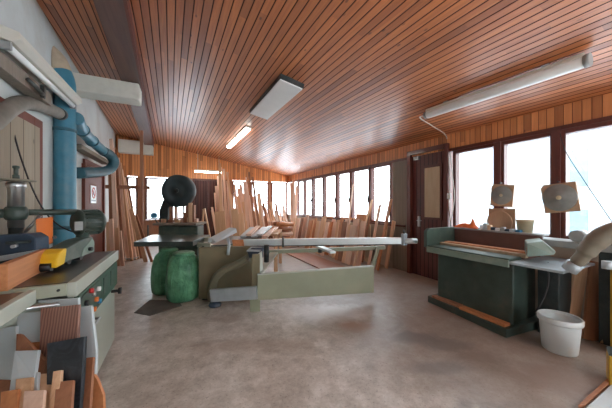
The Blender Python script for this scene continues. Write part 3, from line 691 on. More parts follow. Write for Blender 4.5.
MB().lathe(bs(154, 216, 5.35), [(0, -.04), (.05, -.04), (.062, .0), (.06, .04), (.03, .07), (0, .07)], 18).build('oil_cup', 'blue_plastic', t)
MB().tube([bs(155, 219, 5.35), bs(158, 224, 5.5), bs(161, 226, 5.55)], .012, 8).build('cup_arm', 'dark_iron', t)
# offcuts on its table
for i, (u, hh, ww, mt) in enumerate([(164, .08, .10, 'pine'), (168.5, .06, .12, 'brown_plank'), (171.5, .34, .06, 'brown_plank'), (175, .40, .05, 'pink_pine'), (178, .07, .10, 'pine'), (182, .09, .08, 'pink_pine'), (185, .22, .05, 'brown_plank'), (188, .10, .10, 'pine'), (190.5, .42, .07, 'pine'), (194.5, .08, .10, 'pink_pine')]):
    q = mid+rt*((u-179)*5.55/255+.0)+fw_*(.0+.05*(i % 2)); q.z = 1.0005
    lab = 'small wood offcut standing on the band saw table' if hh > .2 else 'small wood block lying on the band saw table'
    o = MB().box(q.x-ww/2, q.x+ww/2, q.y-.03, q.y+.03, q.z, q.z+hh, rz=R_+(i % 3-1)*.2, c=(q.x, q.y, 0)).build('wood_offcut', mt, bevel=.002)
    tag(o, lab, 'offcut', 'standing offcuts on the band saw table' if hh > .2 else 'flat blocks on the band saw table')
# A-shaped step ladder right of it
t = thing('wooden_trestle', W(203, 226, 5.9)*1, 'pale wooden A-shaped trestle to the right of the band saw', 'trestle')
MB().bar(V((W(201, 226, 5.9).x-.02, W(201, 226, 5.9).y, 0)), W(203.5, 209, 5.95), .05, .03).build('leg', 'pine', t)
MB().bar(V((W(208, 226, 5.9).x+.16, W(208, 226, 5.9).y, 0)), W(204.5, 208.5, 5.95), .05, .03).build('leg', 'pine', t)
MB().bar(W(199.5, 222, 5.92), W(207, 222.5, 5.92), .03, .04).build('rung', 'pine', t)

# ================= PLANKS AT THE BACK =================
rg = random.Random(11)
u = 214.0; mats3 = ['pink_pine', 'pine', 'pink_pine', 'pink_pine', 'pink_pine', 'pine', 'pink_pine', 'orange_plank', 'brown_plank']
tops = {214: 196, 220: 166, 228: 173, 236: 187, 243: 186, 250: 178, 256: 188, 262: 190, 268: 195, 274: 200, 280: 205, 286: 205}
def top_at(u):
    ks = sorted(tops); 
    for a, b in zip(ks, ks[1:]):
        if a <= u <= b: return tops[a]+(tops[b]-tops[a])*(u-a)/(b-a)
    return tops[ks[-1]]
i = 0
while u < 288:
    dd = 8.5+(i % 6)*.16
    v = top_at(u)+rg.choice([0, 0, 4, 9, 14, 20])+rg.uniform(-2, 3)
    p1 = W(u+rg.uniform(-2.5, .5)-2.0, v, dd+.75); p0 = W(u+rg.uniform(-1, 3.5)+2, 250, dd); p0.z = .001
    if p1.y > 9.9: p1.y = 9.9
    plank('leaning_plank', p0, p1, rg.uniform(.05, .11), rg.uniform(.02, .035), rg.choice(mats3), (0.1*rg.uniform(-1, 1), 1, .1),
          'tall rough-sawn plank leaning against the back wall windows in the dense row', 'plank', 'tall planks along the back wall')
    u += rg.uniform(.95, 1.75); i += 1
for (u, v, ub, w_) in [(219.5, 163, 222.5, .09), (227, 172, 237, .07), (249, 172, 257, .07), (252.5, 177, 262, .07)]:
    p1 = W(u, v, 9.15); p0 = W(ub, 250, 8.0); p0.z = .001
    plank('leaning_plank', p0, p1, w_, .03, 'brown_plank' if u > 240 else 'pine', (0, 1, .1), 'very tall slim plank whose end rises above the others in the back wall row', 'plank', 'tallest planks along the back wall')
for (u, v, uw) in [(215, 211, 9.5), (232, 209, 5.5), (237, 213, 6)]:
    a = W(u, v, 7.55); b_ = W(u+uw, v+1, 7.5)
    p0 = V(((a.x+b_.x)/2+.03, (a.y+b_.y)/2-.25, .001)); p1 = (a+b_)/2
    plank('wide_board', p0, p1, (b_-a).length, .03, 'pine', (S, C, .1), {215: 'wide pale board standing before the dark back doors', 232: 'wide pale board in front of the back plank row, left of its narrow neighbour', 237: 'lower wide pale board in the front of the back plank row'}[u], 'board')
# corner planks and shorter stock at right back
rg = random.Random(5); u = 289
for (u, v, ub) in [(291, 183, 292.5), (293.5, 180, 295), (297, 186, 294)]:
    p1 = W(u, v, 9.9); p0 = W(ub, 240, 9.2); p0.z = .001
    plank('leaning_plank', p0, p1, .10, .03, 'pink_pine', (S, C, .1), 'tall narrow plank standing in the far right corner', 'plank', 'planks in the far right corner')
u = 296
while u < 366:
    X = 3.75+rg.uniform(-.12, .12); v = 216+rg.uniform(-4, 7)+(u-296)*.09
    a = WX(u, v, X); wdt = rg.uniform(.10, .22)
    p0 = V((X-.18, a.y+rg.uniform(-.05, .05), .001)); p1 = V((a.x, a.y, a.z))
    if p1.z < .9: p1.z = .9
    plank('upright_offcut', p0, p1, wdt, .04, rg.choice(['pink_pine', 'orange_plank', 'pine', 'pink_pine', 'brown_plank', 'pine']), (1, 0, .1),
          'waist-high board standing on end under the right-hand far windows', 'board', 'short boards under the far right windows')
    u += rg.uniform(2.2, 3.6)
# firewood-like billets near the corner, stacked
for k in range(26):
    row = k % 5; col_ = k//5
    y = 8.9-col_*.26+rg.uniform(-.04, .04); z = .25*0+.16*row+.08
    a = V((2.9+.0*row, y, z)); b_ = V((3.38, y+rg.uniform(-.05, .05), z))
    m = MB().tube([a, b_], [.075*rg.uniform(.85, 1.02), .07], 7); o = m.build('wood_billet', rg.choice(['orange_plank', 'pink_pine', 'brown_plank']))
    o['label'] = 'split reddish billet in the stacked heap near the far corner'; o['category'] = 'billet'; o['group'] = 'stacked billets near the far corner'
# longer boards leaning across the far right windows
for (u, v, ub, vb, w_, mt, lab) in [(353, 184, 345, 256, .05, 'pink_pine', 'thin pole leaning across the far right windows'), (372, 200, 353, 268, .08, 'pine', 'plank leaning right, standing just left of the double planks by the grey post'),
    (380, 205, 368, 268, .10, 'pink_pine', 'plank leaning right below the last far window'), (391, 199, 377, 270, .10, 'orange_plank', 'longest orange plank leaning against the grey post'), (371, 205, 362, 262, .08, 'brown_plank', 'brown plank between the leaning pale planks'),
    (394, 221, 386, 268, .11, 'pine', 'short wide board at the foot of the grey post'), (386, 226, 383, 262, .10, 'pine', 'short board left of the widest one at the grey post')]:
    p0 = WZ(ub, vb, .001); p1 = WX(u, v, 4.1)
    plank('leaning_plank', p0, p1, w_, .03, mt, (1, -.3, .1), lab, 'plank')
a = WX(363, 222, 4.06); 
for (ua, ub_, va, vb_, lab, mt) in [(358.5, 367, 215.5, 223, 'orange wooden box on the sill under the far windows', 'orange_plank')]:
    p, q = WX(ua, va, 4.06), WX(ub_, va, 4.06)
    tag(MB().box(3.98, 4.1, q.y, p.y, ZS+.001, ZS+.19).build('wood_block', mt, bevel=.003), lab, 'block')
for (ua, ub_, h_) in [(340, 350, .07), (352, 358, .06), (323, 331, .05)]:
    p, q = WX(ua, 220, 4.12), WX(ub_, 220, 4.12)
    tag(MB().box(4.145, 4.185, q.y, p.y, ZS+.001, ZS+h_).build('sill_offcut', 'orange_plank', bevel=.002), 'low wooden batten lying on the far window sill', 'offcut', 'battens on the far window sill')
# wide boards stacked behind
p, q = WX(331, 226, 4.0), WX(368, 226, 4.0)
tag(MB().box(4.06, 4.09, q.y, p.y, .001, .9).build('chipboard_sheet', 'light_ply', bevel=.002), 'long pale chipboard sheet behind the short boards under the far right windows', 'sheet')
# thin slab coloured as the brown reflection in the glossy floor
tag(MB().prism([V((2.68, 4.55, .002)), V((3.26, 4.55, .002)), V((3.26, 7.0, .002)), V((2.68, 7.0, .002))], (0, 0, .022)).build('floor_reflection', 'floor_reflection'), 'thin red-brown slab standing in for the floor reflection before the leaning planks', 'board')
#---PART3---
# ================= PANEL SAW =================
t = thing('panel_saw', W(228, 300, 3.75)*1, 'sliding table panel saw with olive body, dark green tables and a pale outrigger frame', 'saw')
t.location.z = 0; WL[t.name] = V((t.location.x, t.location.y, 0))
e1 = V((C, -S, 0)); th = math.radians(-18.5); e1 = V((math.cos(th), math.sin(th), 0)); e2 = V((-math.sin(th), math.cos(th), 0))
def hor(u, v, z): return WZ(u, v, z)
# cabinet
a = WZ(198.5, 300, 0.02); 
def cab(l0, l1, w0, w1, z0, z1, mb=None):
    mb = mb or MB(); ps = [a+e1*l+e2*w_ for l, w_ in ((l0, w0), (l1, w0), (l1, w1), (l0, w1))]
    ps = [V((p.x, p.y, z0)) for p in ps]; return mb.prism(ps, (0, 0, z1-z0))
cab(0, .78, 0, .62, .03, .775).build('cabinet', 'olive', t, bevel=.012)
cab(.04, .74, .04, .58, .0, .03).build('plinth', 'dark_iron', t)
# saw table (right, near) and extension table (left, far)
z = .79
f = [hor(203, 247, z), hor(229, 245, z), hor(249, 235.5, z), hor(210, 236.5, z)]
f = [WZ(202, 246, z), WZ(229, 244.5, z), WZ(262, 236, z), WZ(222, 236, z)]
MB().prism([q-V((0, 0, .035)) for q in f], (0, 0, .035)).build('saw_table', 'green_top', t, bevel=.004)
f = [WZ(133.5, 240.3, z), WZ(202, 239.7, z), WZ(214, 234.3, z), WZ(151, 234.5, z)]
f = [WZ(133.5, 242.0, z), WZ(193, 241.5, z), WZ(210, 234.6, z), WZ(152, 234.8, z)]
MB().prism([q-V((0, 0, .075)) for q in f], (0, 0, .075)).build('extension_table', 'green_top', t, bevel=.004)
m = MB(); b0, b1 = WZ(194, 240.5, z-.03), WZ(208, 246, z-.03)
MB().bar(WZ(192, 240, z-.05), WZ(210, 239, z-.05), .12, .08).build('table_bracket', 'machine_cream', t, bevel=.004)
lg = WZ(148, 238, .3); MB().cyl(V((lg.x, lg.y, 0)), V((lg.x, lg.y, z-.07)), .022, n=12).build('leg', 'dark_iron', t)
# rip fence: pale rail across the table
MB().prism([W(197, 247, 3.8), W(210, 247, 3.65), W(210, 243.5, 3.65), W(197, 243.2, 3.8)], (.02, .05, 0)).build('fence_rail', 'machine_cream', t)
# blade guard hood, pale
g0, g1 = W(214, 240, 3.75), W(232, 233, 4.0)
MB().prism([W(208, 242.5, 3.75), W(213, 243, 3.7), W(234, 232.5, 4.1), W(233, 228, 4.1), W(229, 227.5, 4.1), W(208, 238.5, 3.75)], e1*.05).build('blade_guard', 'melamine', t, bevel=.006)
MB().tube([W(228, 238, 3.75), W(229, 246, 3.7), W(228, 255, 3.65)], .022, 10).build('guard_hose', 'galvanised', t)
o = MB().prism([W(232, 240, 3.72), W(243, 240, 3.72), W(244, 246, 3.70), W(233, 246, 3.70)], e2*.05).build('fence_stop', 'orange_plank', t, bevel=.004)
# olive dust hose from the cabinet
MB().tube(smooth_path([W(248, 258, 3.5), W(238, 264, 3.5), W(224, 270, 3.52), W(215, 279, 3.55), W(212, 292, 3.58), W(212, 300, 3.6)], 6), [.05]*20+[.058]*11, 18).build('dust_hose', 'hose_olive', t)
# low guide bar with wheel
bar0, bar1 = W(211, 295.5, 3.42), W(257, 292.5, 3.3)
MB().bar(bar0, bar1, .045, .165).build('swing_arm', 'galvanised', t, bevel=.004)
c = WZ(215, 306, 0); MB().lathe(c+V((0, 0, .0)), [(0, 0), (.075, 0), (.085, .02), (.07, .055), (.03, .07), (.03, .1), (0, .1)], 22).build('foot_roller', 'navy', t)
MB().cyl(c+V((0, 0, .1)), V((c.x, c.y, bar0.z-.06)), .02).build('roller_stem', 'dark_iron', t)
# outrigger post
c = W(256, 290, 3.36); 
MB().box(c.x-.05, c.x+.05, c.y-.03, c.y+.03, .0, .74, rz=th, c=(c.x, c.y, 0)).build('outrigger_post', 'olive', t, bevel=.004)
MB().box(c.x-.075, c.x+.055, c.y-.05, c.y-.0, .0, .17, rz=th, c=(c.x, c.y, 0)).build('post_foot', 'sage', t, bevel=.004)
# motor and pivot under the beam
k = [W(248, 249, 3.5), W(263, 249, 3.5)]
MB().prism([W(247, 251, 3.5), W(252, 248, 3.5), W(264, 248, 3.5), W(263, 258, 3.5), W(249, 258, 3.5)], e2*.16).build('motor_box', 'navy', t, bevel=.01)
MB().prism([W(246.5, 251.5, 3.47), W(251, 247.5, 3.55), W(262, 248, 3.55), W(260, 252, 3.47)], (0, 0, .012)).build('motor_cover', 'galvanised', t)
MB().cyl(W(266.5, 245, 3.55), W(266.5, 262, 3.55), .035).build('pivot_column', 'dark_iron', t)
MB().prism([W(258, 254, 3.42), W(262, 251, 3.45), W(263, 270, 3.4), W(258, 272, 3.36)], e2*.03).build('side_plate', 'machine_pale', t)
# crosscut fence beam
b0, b1 = W(243, 242.5, 3.8), W(404, 240.5, 3.8)
bm_ = MB().bar(b0, b1, .06, .095).build('crosscut_beam', 'alu', t, bevel=.006)
MB().bar(b0+V((0, 0, -.055)), b1+V((0, 0, -.055)), .045, .012).build('beam_slot', 'dark_iron', bm_)
MB().bar(W(283, 237.5, 3.76), W(283, 247, 3.76), .03, .02, (1, 0, 0)).build('scale_clamp', 'dark_iron', bm_)
m = MB(); ec = W(404, 241, 3.77)
MB().bar(ec-e1*.0+V((0, 0, -.06)), ec+V((0, 0, .11)), .06, .07, (1, 0, 0)).build('end_stop', 'galvanised', bm_, bevel=.006)
MB().cyl(ec+V((0, 0, .0)), ec+V((.17, -.08, .0)), .04, n=16).build('end_roller', 'alu', bm_)
MB().cyl(ec+V((0, 0, .10)), ec+V((0, 0, .17)), .014).build('stop_knob', 'black_plastic', bm_)
# pale green rear rail and support finger
MB().bar(W(264, 252, 4.15), W(385, 247.5, 4.25), .05, .06).build('rear_rail', 'sage', t, bevel=.003)
MB().bar(W(318, 246, 4.0), W(333, 252.5, 3.5), .09, .03).build('support_finger', 'alu', t, bevel=.004)
MB().cyl(W(320, 249, 3.9), W(320, 252.5, 3.9), .03).build('finger_knob', 'dark_iron', t)
# big sage apron of the crosscut carriage
p0, p1, p2, p3 = W(257.5, 275.3, 3.3), W(374, 266.8, 3.71), W(374, 292.6, 3.71), W(257.5, 300.5, 3.3)
nrm = (p1-p0); nrm.z = 0; nrm = V((-nrm.y, nrm.x, 0)).normalized()
ap = MB().prism([p3, p2, p1, p0], nrm*.035).build('carriage_apron', 'sage', t, bevel=.004)
MB().prism([p0+V((0, 0, .0)), p1, p1+V((0, 0, .014)), p0+V((0, 0, .014))], nrm*.06).build('apron_lip', 'machine_pale', ap)
MB().prism([p0+nrm*.035+V((0, 0, -.012)), p0+nrm*.035+V((.05, -.012, -.012)), W(278, 253.5, 4.1), W(270, 253.5, 4.1)], (0, 0, .02)).build('carriage_arm', 'machine_pale', t)
MB().bar(p1+nrm*.02+V((-.03, 0, -.05)), W(378, 248.5, 4.2), .04, .05).build('carriage_strut', 'sage', t)

# stack of white boards lying behind the saw table
for i in range(5):
    ua = 243+i*5.5
    a_, b_ = W(ua, 238-.3*i, 4.6), W(ua+9+.6*i, 227+.2*i, 6.4)
    aa = V((a_.x, a_.y, .812)); bb = V((b_.x, b_.y, .812))
    tag(MB().bar(aa+V((0, 0, .031*(i % 2))), bb+V((0, 0, .031*(i % 2))), .10, .03).build('white_board', ['melamine', 'pink_pine', 'melamine', 'melamine', 'pink_pine'][i], bevel=.002),
        'long pale board lying lengthwise on the trestle behind the saw', 'board', 'pale boards lying behind the saw')
a_, b_ = W(250, 238, 5.15), W(277, 238, 5.15); a2, b2 = W(254, 232, 6.1), W(282, 232, 6.1)
t = thing('board_trestle', V(((a_.x+b_.x)/2, (a_.y+b_.y)/2, 0)), 'low trestle table carrying the long pale boards behind the saw', 'trestle')
MB().prism([V((p.x, p.y, .755)) for p in (a_, b_, b2, a2)], (0, 0, .04)).build('top', 'pine', t)
for p in (a_, b_, b2, a2): q = V((p.x, p.y, 0)); cc_ = V(((a_.x+b2.x)/2, (a_.y+b2.y)/2, 0)); q = q+(cc_-q)*.12; MB().box(q.x-.03, q.x+.03, q.y-.03, q.y+.03, 0, .755).build('leg', 'pine', t)
# green sacks
def sack(cx, cy, r, h, lean, label, seed):
    rr = random.Random(seed); m = MB(); n = 40; vs = []; fs = []
    prof = [(.75, 0), (.93, .05), (1.0, .18), (1.03, .38), (1.0, .6), (.93, .78), (.80, .9), (.62, .97), (.56, 1.0)]
    ph = [rr.uniform(0, 6) for _ in range(6)]
    for k, (q, zz) in enumerate(prof):
        for j in range(n):
            an = 2*math.pi*j/n; w_ = 1+.035*math.sin(5*an+ph[0]+zz*3)+.025*math.sin(9*an+ph[1])*(.4+zz)+.03*math.sin(2*an+ph[2])
            if k >= 6: w_ += .06*math.sin(13*an+ph[3])
            vs.append((cx+lean[0]*zz+r*q*w_*math.cos(an), cy+lean[1]*zz+r*q*w_*math.sin(an), h*zz+.001))
    for k in range(len(prof)-1):
        for j in range(n): fs.append((k*n+j, k*n+(j+1) % n, (k+1)*n+(j+1) % n, (k+1)*n+j))
    m.add(vs, fs, True); m.f.append(tuple(range(n-1, -1, -1))); m.sm.append(False); m.f.append(tuple(range((len(prof)-1)*n, len(prof)*n))); m.sm.append(True)
    t = thing('dust_sack', V((cx, cy, 0)), label, 'sack'); m.build('sack', 'green_film', t)
    mm = MB()
    mm.lathe((cx+lean[0], cy+lean[1], h-.01), [(r*.58, 0), (r*.66, .015), (r*.62, .035), (r*.5, .05), (0, .05)], 30); mm.build('tied_mouth', 'green_film', t)
c = WZ(180, 303, 0); sack(c.x+.05, c.y+.16, .235, .66, (0, 0), 'full translucent green dust sack standing nearest to the olive saw cabinet', 2)
c = WZ(160, 297, 0); sack(c.x+.07, c.y+.2, .21, .66, (.04, 0), 'green dust sack behind and left of the fuller one, under the dark table', 3)
# flat dark mat
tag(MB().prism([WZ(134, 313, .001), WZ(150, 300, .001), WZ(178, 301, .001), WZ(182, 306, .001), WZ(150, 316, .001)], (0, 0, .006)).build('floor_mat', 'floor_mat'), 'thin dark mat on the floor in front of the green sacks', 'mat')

# ================= RIGHT: LONG GREEN MACHINE =================
t = thing('edge_sander', V((3.4, 1.9, 0)), 'long dark green sanding machine with open wooden trough under the near right windows', 'machine')
MB().box(3.23, 3.72, 1.48, 2.38, .09, .80).build('body', 'dark_green', t, bevel=.012)
pts = [WZ(508, 338, 0), WZ(438, 303, 0)]
pb_ = MB(); y0, y1 = 1.42, 2.48
pb_.prism([V((3.05, 1.46, 0)), V((3.85, 1.38, 0)), V((3.85, 2.5, 0)), V((3.18, 2.5, 0))], (0, 0, .09)); pb_.build('plinth', 'dark_green', t, bevel=.006)
MB().box(3.06, 3.32, 1.44, 2.40, .79, .83).build('front_lip', 'mid_green', t, bevel=.006)
MB().box(3.05, 3.075, 1.44, 2.42, .74, .815).build('lip_edge', 'pale_green', t, bevel=.004)
# trough
MB().box(3.30, 3.36, 1.40, 2.40, .82, .86).build('front_strip', 'light_ply', t, bevel=.002)
MB().box(3.32, 3.68, 1.42, 2.42, .80, .822).build('trough_bed', 'brown_laminate', t)
MB().box(3.66, 3.69, 1.40, 2.44, .82, 1.035).build('trough_back', 'brown_laminate', t)
MB().box(3.64, 3.78, 1.38, 2.46, 1.035, 1.055).build('back_shelf', 'grey_plastic', t, bevel=.003)
m = MB().box(3.05, 3.74, 2.42, 2.47, .80, 1.05); 
m = MB(); m.prism([V((3.06, 2.42, .80)), V((3.75, 2.42, .80)), V((3.75, 2.42, 1.06)), V((3.12, 2.42, 1.06)), V((3.06, 2.42, 1.02))], (0, .05, 0)); m.build('end_frame', 'mid_green', t, bevel=.004)
# near end bulk: wedge housing, table, belts
MB().prism([W(527, 243, 2.62), W(543, 241, 2.62), W(556, 251.5, 2.55), W(554, 255, 2.55), W(527, 257, 2.62)], (.28, .14, 0)).build('wedge_housing', 'pale_green', t, bevel=.008)
MB().box(3.06, 3.78, 1.02, 1.46, .775, .80).build('end_table', 'galvanised', t, bevel=.004)
MB().box(3.50, 3.80, 1.20, 1.38, .001, .775).build('end_housing', 'dark_iron', t, bevel=.01)
MB().box(3.70, 3.98, .55, 2.46, .93, 1.0).build('rear_table', 'grey_plastic', t, bevel=.004)
MB().tube(smooth_path([W(548, 262, 2.62), W(548, 285, 2.6), W(541, 303, 2.6), W(535, 312, 2.65)], 5), .008, 8).build('power_cord', 'cable_black', t)
# boards lying on the plinth
tag(MB().bar(V((3.185, 2.02, .106)), V((3.205, 2.42, .106)), .03, .09, (1, 0, 0)).build('plinth_board', 'brown_plank', bevel=.002), 'shorter board lying on the far end of the green machine plinth', 'board')
tag(MB().bar(V((3.135, 1.49, .106)), V((3.165, 2.0, .106)), .03, .10, (1, 0, 0)).build('plinth_board', 'orange_plank', bevel=.002), 'longer orange-brown board lying on the near end of the green machine plinth', 'board')
# timber in the trough
tag(MB().bar(V((3.46, 1.45, .85)), V((3.42, 2.38, .85)), .10, .045).build('trough_board', 'orange_plank', bevel=.002), 'long reddish board lying in the trough of the green machine', 'board')

# abrasive discs on their wooden backing boards
def disc_board(cx_, hw, hh, rot_, r, label, post=True, mat='disc_ply', disc=True):
    X = cx_.x; t = thing('disc_board', cx_, label, 'sanding disc')
    R = Matrix.Rotation(rot_, 3, 'X')
    cr = .25*hw
    poly = [(-hw, -hh), (hw*.95, -hh), (hw, hh*.75), (hw*.8, hh), (-hw, hh*.95)]
    ps = [cx_+R@V((0, y, z)) for y, z in poly]
    MB().prism(ps, (.02, 0, 0)).build('backing_board', mat, t, bevel=.002)
    if disc:
        d = MB().lathe(cx_+V((-.001, 0, 0)), [(0, -.014), (r*.3, -.014), (r*.32, -.009), (r*.97, -.009), (r, 0), (0, 0)], 36, (1, 0, 0)).build('abrasive_disc', 'abrasive_grey', t)
        MB().lathe(cx_+V((-.015, 0, 0)), [(0, -.004), (r*.14, -.004), (r*.16, 0), (0, 0)], 20, (1, 0, 0)).build('centre_cap', 'pot_beige', d)
    return t
c = WX(501.3, 195.3, 4.13); 
disc_board(WX(501.5, 195.3, 4.147), .145, .16, math.radians(5), .135, 'smaller board with a round grey abrasive disc, hung on the left window post')
disc_board(WX(559.2, 197.7, 4.147), .165, .18, math.radians(-7), .165, 'larger board with a round grey abrasive disc hung on the right window post')
for u, v in ((502, 183), (560, 182)):
    q = WX(u, v, 4.155); tag(MB().cyl(q, q+V((-.07, 0, 0)), .007, n=8).build('wall_hook', 'dark_iron'), {502: 'small hook on the window post above the smaller disc board', 560: 'small hook on the window post above the larger disc board'}[u], 'hook')
# stand-up boards on the shelf
q0_, q1_ = WX(488.5, 222, 3.93), WX(515, 222, 3.93)
zz = 1.0005; 
t0 = MB().box(3.93, 3.95, q1_.y, q0_.y, zz, WX(500, 208.5, 3.93).z).build('square_board', 'disc_ply', bevel=.002); tag(t0, 'square plywood board standing below the smaller disc board', 'board')
c = WX(499.5, 220, 3.90); r = .155
m = MB(); pts = [c+V((0, r*.92*math.cos(q), r*.92*math.sin(q))) for q in [math.radians(x) for x in (-60, -90, -120, 170, 150, 60, 40, 0)]]
c.z = zz+.155
m = MB().lathe(c, [(0, -.012), (r, -.012), (r, .006), (0, .006)], 14, (1, 0, 0)); t1 = m.build('round_board', 'disc_ply', bevel=.001)
tag(t1, 'rounded plywood disc leaning on the square board beside the beige pot', 'board')
# pot, small things
c = WX(525, 233, 3.80); c.z = 1.0005
t = thing('plastic_pot', c, 'beige tapered plastic pot on the machine shelf in front of the window', 'pot')
MB().lathe(c, [(0, 0), (.066, 0), (.085, .19), (.089, .19), (.089, .205), (.082, .205), (.063, .01), (0, .01)], 28).build('pot', 'pot_beige', t)
zz = 1.0555
items = [(482, .04, .06, .05, 'sign_white', 'white tin at the left of the clutter on the machine shelf'), (486, .05, .05, .08, 'melamine', 'pale upright box left in the clutter on the shelf'),
         (490, .04, .05, .06, 'pine', 'wooden block right of the pale upright box'), (494, .06, .05, .035, 'navy', 'dark low box before the round plywood disc'), (498.5, .05, .06, .03, 'sign_white', 'flat white packet before the round plywood disc'),
         (503, .05, .06, .045, 'grey_plastic', 'grey box in the middle of the shelf clutter'), (508, .05, .06, .025, 'navy', 'flat dark box near the middle of the shelf'), (513, .05, .06, .03, 'melamine', 'pale flat box in front of the beige pot'), (519, .05, .06, .025, 'blue_plastic', 'flat blue box at the near end of the shelf clutter')]
for u, w_, d_, h_, mt, lab in items:
    c = WX(u, 235, 3.71); c.z = zz
    m = MB().box(c.x-d_/2, c.x+d_/2, c.y-w_/2, c.y+w_/2, c.z, c.z+h_, rz=.15*((u*7) % 3-1), c=(c.x, c.y, 0)); m.box(c.x-d_/2+.004, c.x+d_/2-.004, c.y-w_/2+.004, c.y+w_/2-.004, c.z+h_-.001, c.z+h_+.004, rz=.15*((u*7) % 3-1), c=(c.x, c.y, 0))
    tag(m.build('small_box', mt, bevel=.002), lab, 'box')
c = WX(461, 233, 4.0); c.z = 1.0
cl = [V((c.x+dx, c.y+dy, ZS+.0405+dz)) for dx, dy, dz in []]
m = MB(); n = 14; vs = []; fs = []
rg = random.Random(3); YA = WX(479, 200, 3.72).y; YB2 = WX(455, 200, 3.72).y
for i in range(n):
    for j in range(7):
        uu = i/(n-1); vv = j/6; hgt = .06*math.sin(math.pi*uu)*math.sin(math.pi*vv)+.10*math.exp(-((uu-.22)/.06)**2)*math.sin(math.pi*vv)+rg.uniform(0, .012)
        vs.append((3.66+vv*.11, YA+(YB2-YA)*uu, 1.0565+hgt))
for i in range(n-1):
    for j in range(6): fs.append((i*7+j, i*7+j+1, (i+1)*7+j+1, (i+1)*7+j))
m.add(vs, fs, True); k = len(m.v); b2_ = [(x, y, 1.0558) for x, y, z in vs]; m.add(b2_, [tuple(reversed(f)) for f in fs])
tag(m.build('orange_cloth', 'orange_cloth'), 'crumpled orange cloth lying at the far end of the machine shelf', 'cloth')

# ================= RIGHT EDGE: HOOD, BUCKET, LEANING BOARDS =================
t = thing('dust_hood', V((3.3, .75, 0)), 'wide tan dust hose arching up at the right edge above the bucket', 'hose')
pth = [W(573, 266, 2.25), W(583, 256, 2.2), W(594, 243, 2.15), W(610, 233, 2.1), W(634, 228, 2.05), W(665, 232, 2.0)]
MB().tube(smooth_path(pth, 8), [.042]*4+[.052]*6+[.066]*6+[.075]*25, 24).build('hose', 'hose_tan', t)
d = (pth[1]-pth[0]).normalized(); MB().cyl(pth[0]-d*.05, pth[0]+d*.03, .057, n=20).build('nozzle', 'galvanised', t)
q = W(607, 265, 2.0); MB().cyl(q+V((0, 0, -.03)), q+V((0, 0, .03)), .03).build('wing_knob', 'galvanised', t)
t = thing('dust_collector', WZ(596, 316, 0), 'grey dusty machine housing with rounded top behind the tan hose at right', 'machine')
cc_ = WX(600, 240, 3.85)
prof = []
ya_, yb_ = WX(612, 240, 3.8).y-.25, WX(585, 240, 3.8).y
m = MB().prism([V((3.75, ya_, 1.0)), V((3.75, yb_, 1.0)), V((3.75, yb_, 1.06)), V((3.75, yb_-.05, 1.11)), V((3.75, ya_, 1.12))], (.2, 0, 0)); m.build('rounded_cover', 'grey_board', t, bevel=.02)
yc_ = WX(578, 236, 3.8).y
MB().cyl(V((3.75, yc_, 1.06)), V((3.92, yc_, 1.06)), .06, n=24).build('end_cover', 'grey_plastic', t)
MB().box(3.78, 3.98, .55, 1.0, 0, .93).build('base', 'dark_iron', t, bevel=.01)
# boards behind the bucket
for (bu, bv, tu, tv, dd, w_, mt, lab) in [(570, 322, 582, 262, 2.72, .14, 'pine', 'pale board leaning right behind the bucket'), (590, 325, 597, 262, 2.62, .16, 'brown_plank', 'brown board leaning behind the bucket, right of the pale one'), (606, 328, 610, 265, 2.55, .10, 'light_ply', 'narrow light board leaning behind the bucket near the right edge')]:
    p0 = W(bu, bv, dd); p0.z = .001; p1 = W(tu, tv, dd+.1)
    plank('leaning_board', p0, p1, w_, .022, mt, (S, C, 0), lab, 'board')
# yellow upright
q = W(620, 290, 2.35); 
t = thing('yellow_stand', V((q.x+.07, q.y, 0)), 'tall yellow painted steel stand standing at the right edge beside the tan hose', 'stand')
MB().box(q.x-.035, q.x+.16, q.y-.05, q.y+.05, 0, .83, rz=-A, c=(q.x, q.y, 0)).build('post', 'yellow_paint', t, bevel=.006)
MB().box(q.x-.05, q.x+.17, q.y-.06, q.y+.06, .84, .87, rz=-A, c=(q.x, q.y, 0)).build('cap', 'dark_iron', t, bevel=.004)
# bucket
c = V((3.14, 1.06, .001)); c = (WZ(541, 348, 0)+WZ(580, 357, 0))*.5; c = V((c.x+.05, c.y+.02, .001))
t = thing('bucket', c, 'white plastic bucket on the floor at the near end of the green machine', 'bucket')
bk = MB().lathe(c, [(0, 0), (.122, 0), (.128, .01), (.15, .30), (.150, .31), (.141, .31), (.139, .30), (.12, .012), (0, .012)], 44).build('pail', 'bucket_white', t)
MB().lathe(c+V((0, 0, .285)), [(.149, -.012), (.160, -.010), (.163, .0), (.163, .035), (.158, .042), (.147, .042), (.145, .03)], 44).build('rim', 'bucket_white', t)
# bottom right yellow box and white sheets
t = thing('yellow_box', WZ(612, 384, 0), 'yellow metal box at the right edge of the picture beyond the white sheets', 'box')
q = WZ(609, 386, 0)
MB().prism([q, WZ(640, 396, 0), WZ(640, 396, 0)+V((.2, .1, 0)), q+V((.14, .05, 0))], (0, 0, .235)).build('case', 'yellow_paint', t, bevel=.006)
MB().prism([q+V((-.003, 0, .235)), WZ(640, 396, 0)+V((0, 0, .235)), WZ(640, 396, 0)+V((.2, .1, .235)), q+V((.14, .05, .235))], (0, 0, .012)).build('lid', 'dark_iron', t)
f = [WZ(586, 407.5, .02), WZ(611, 384.5, .02), WZ(650, 400, .02), WZ(640, 440, .02)]
tag(MB().prism([V((p.x, p.y, .001)) for p in f], (0, 0, .018)).build('white_sheet', 'melamine', bevel=.002), 'white sheet lying flat on the floor in the bottom right corner', 'sheet')
f = [WZ(578, 408, .0), WZ(608, 380, .0), WZ(611, 383.5, .0), WZ(584, 408, .0)]
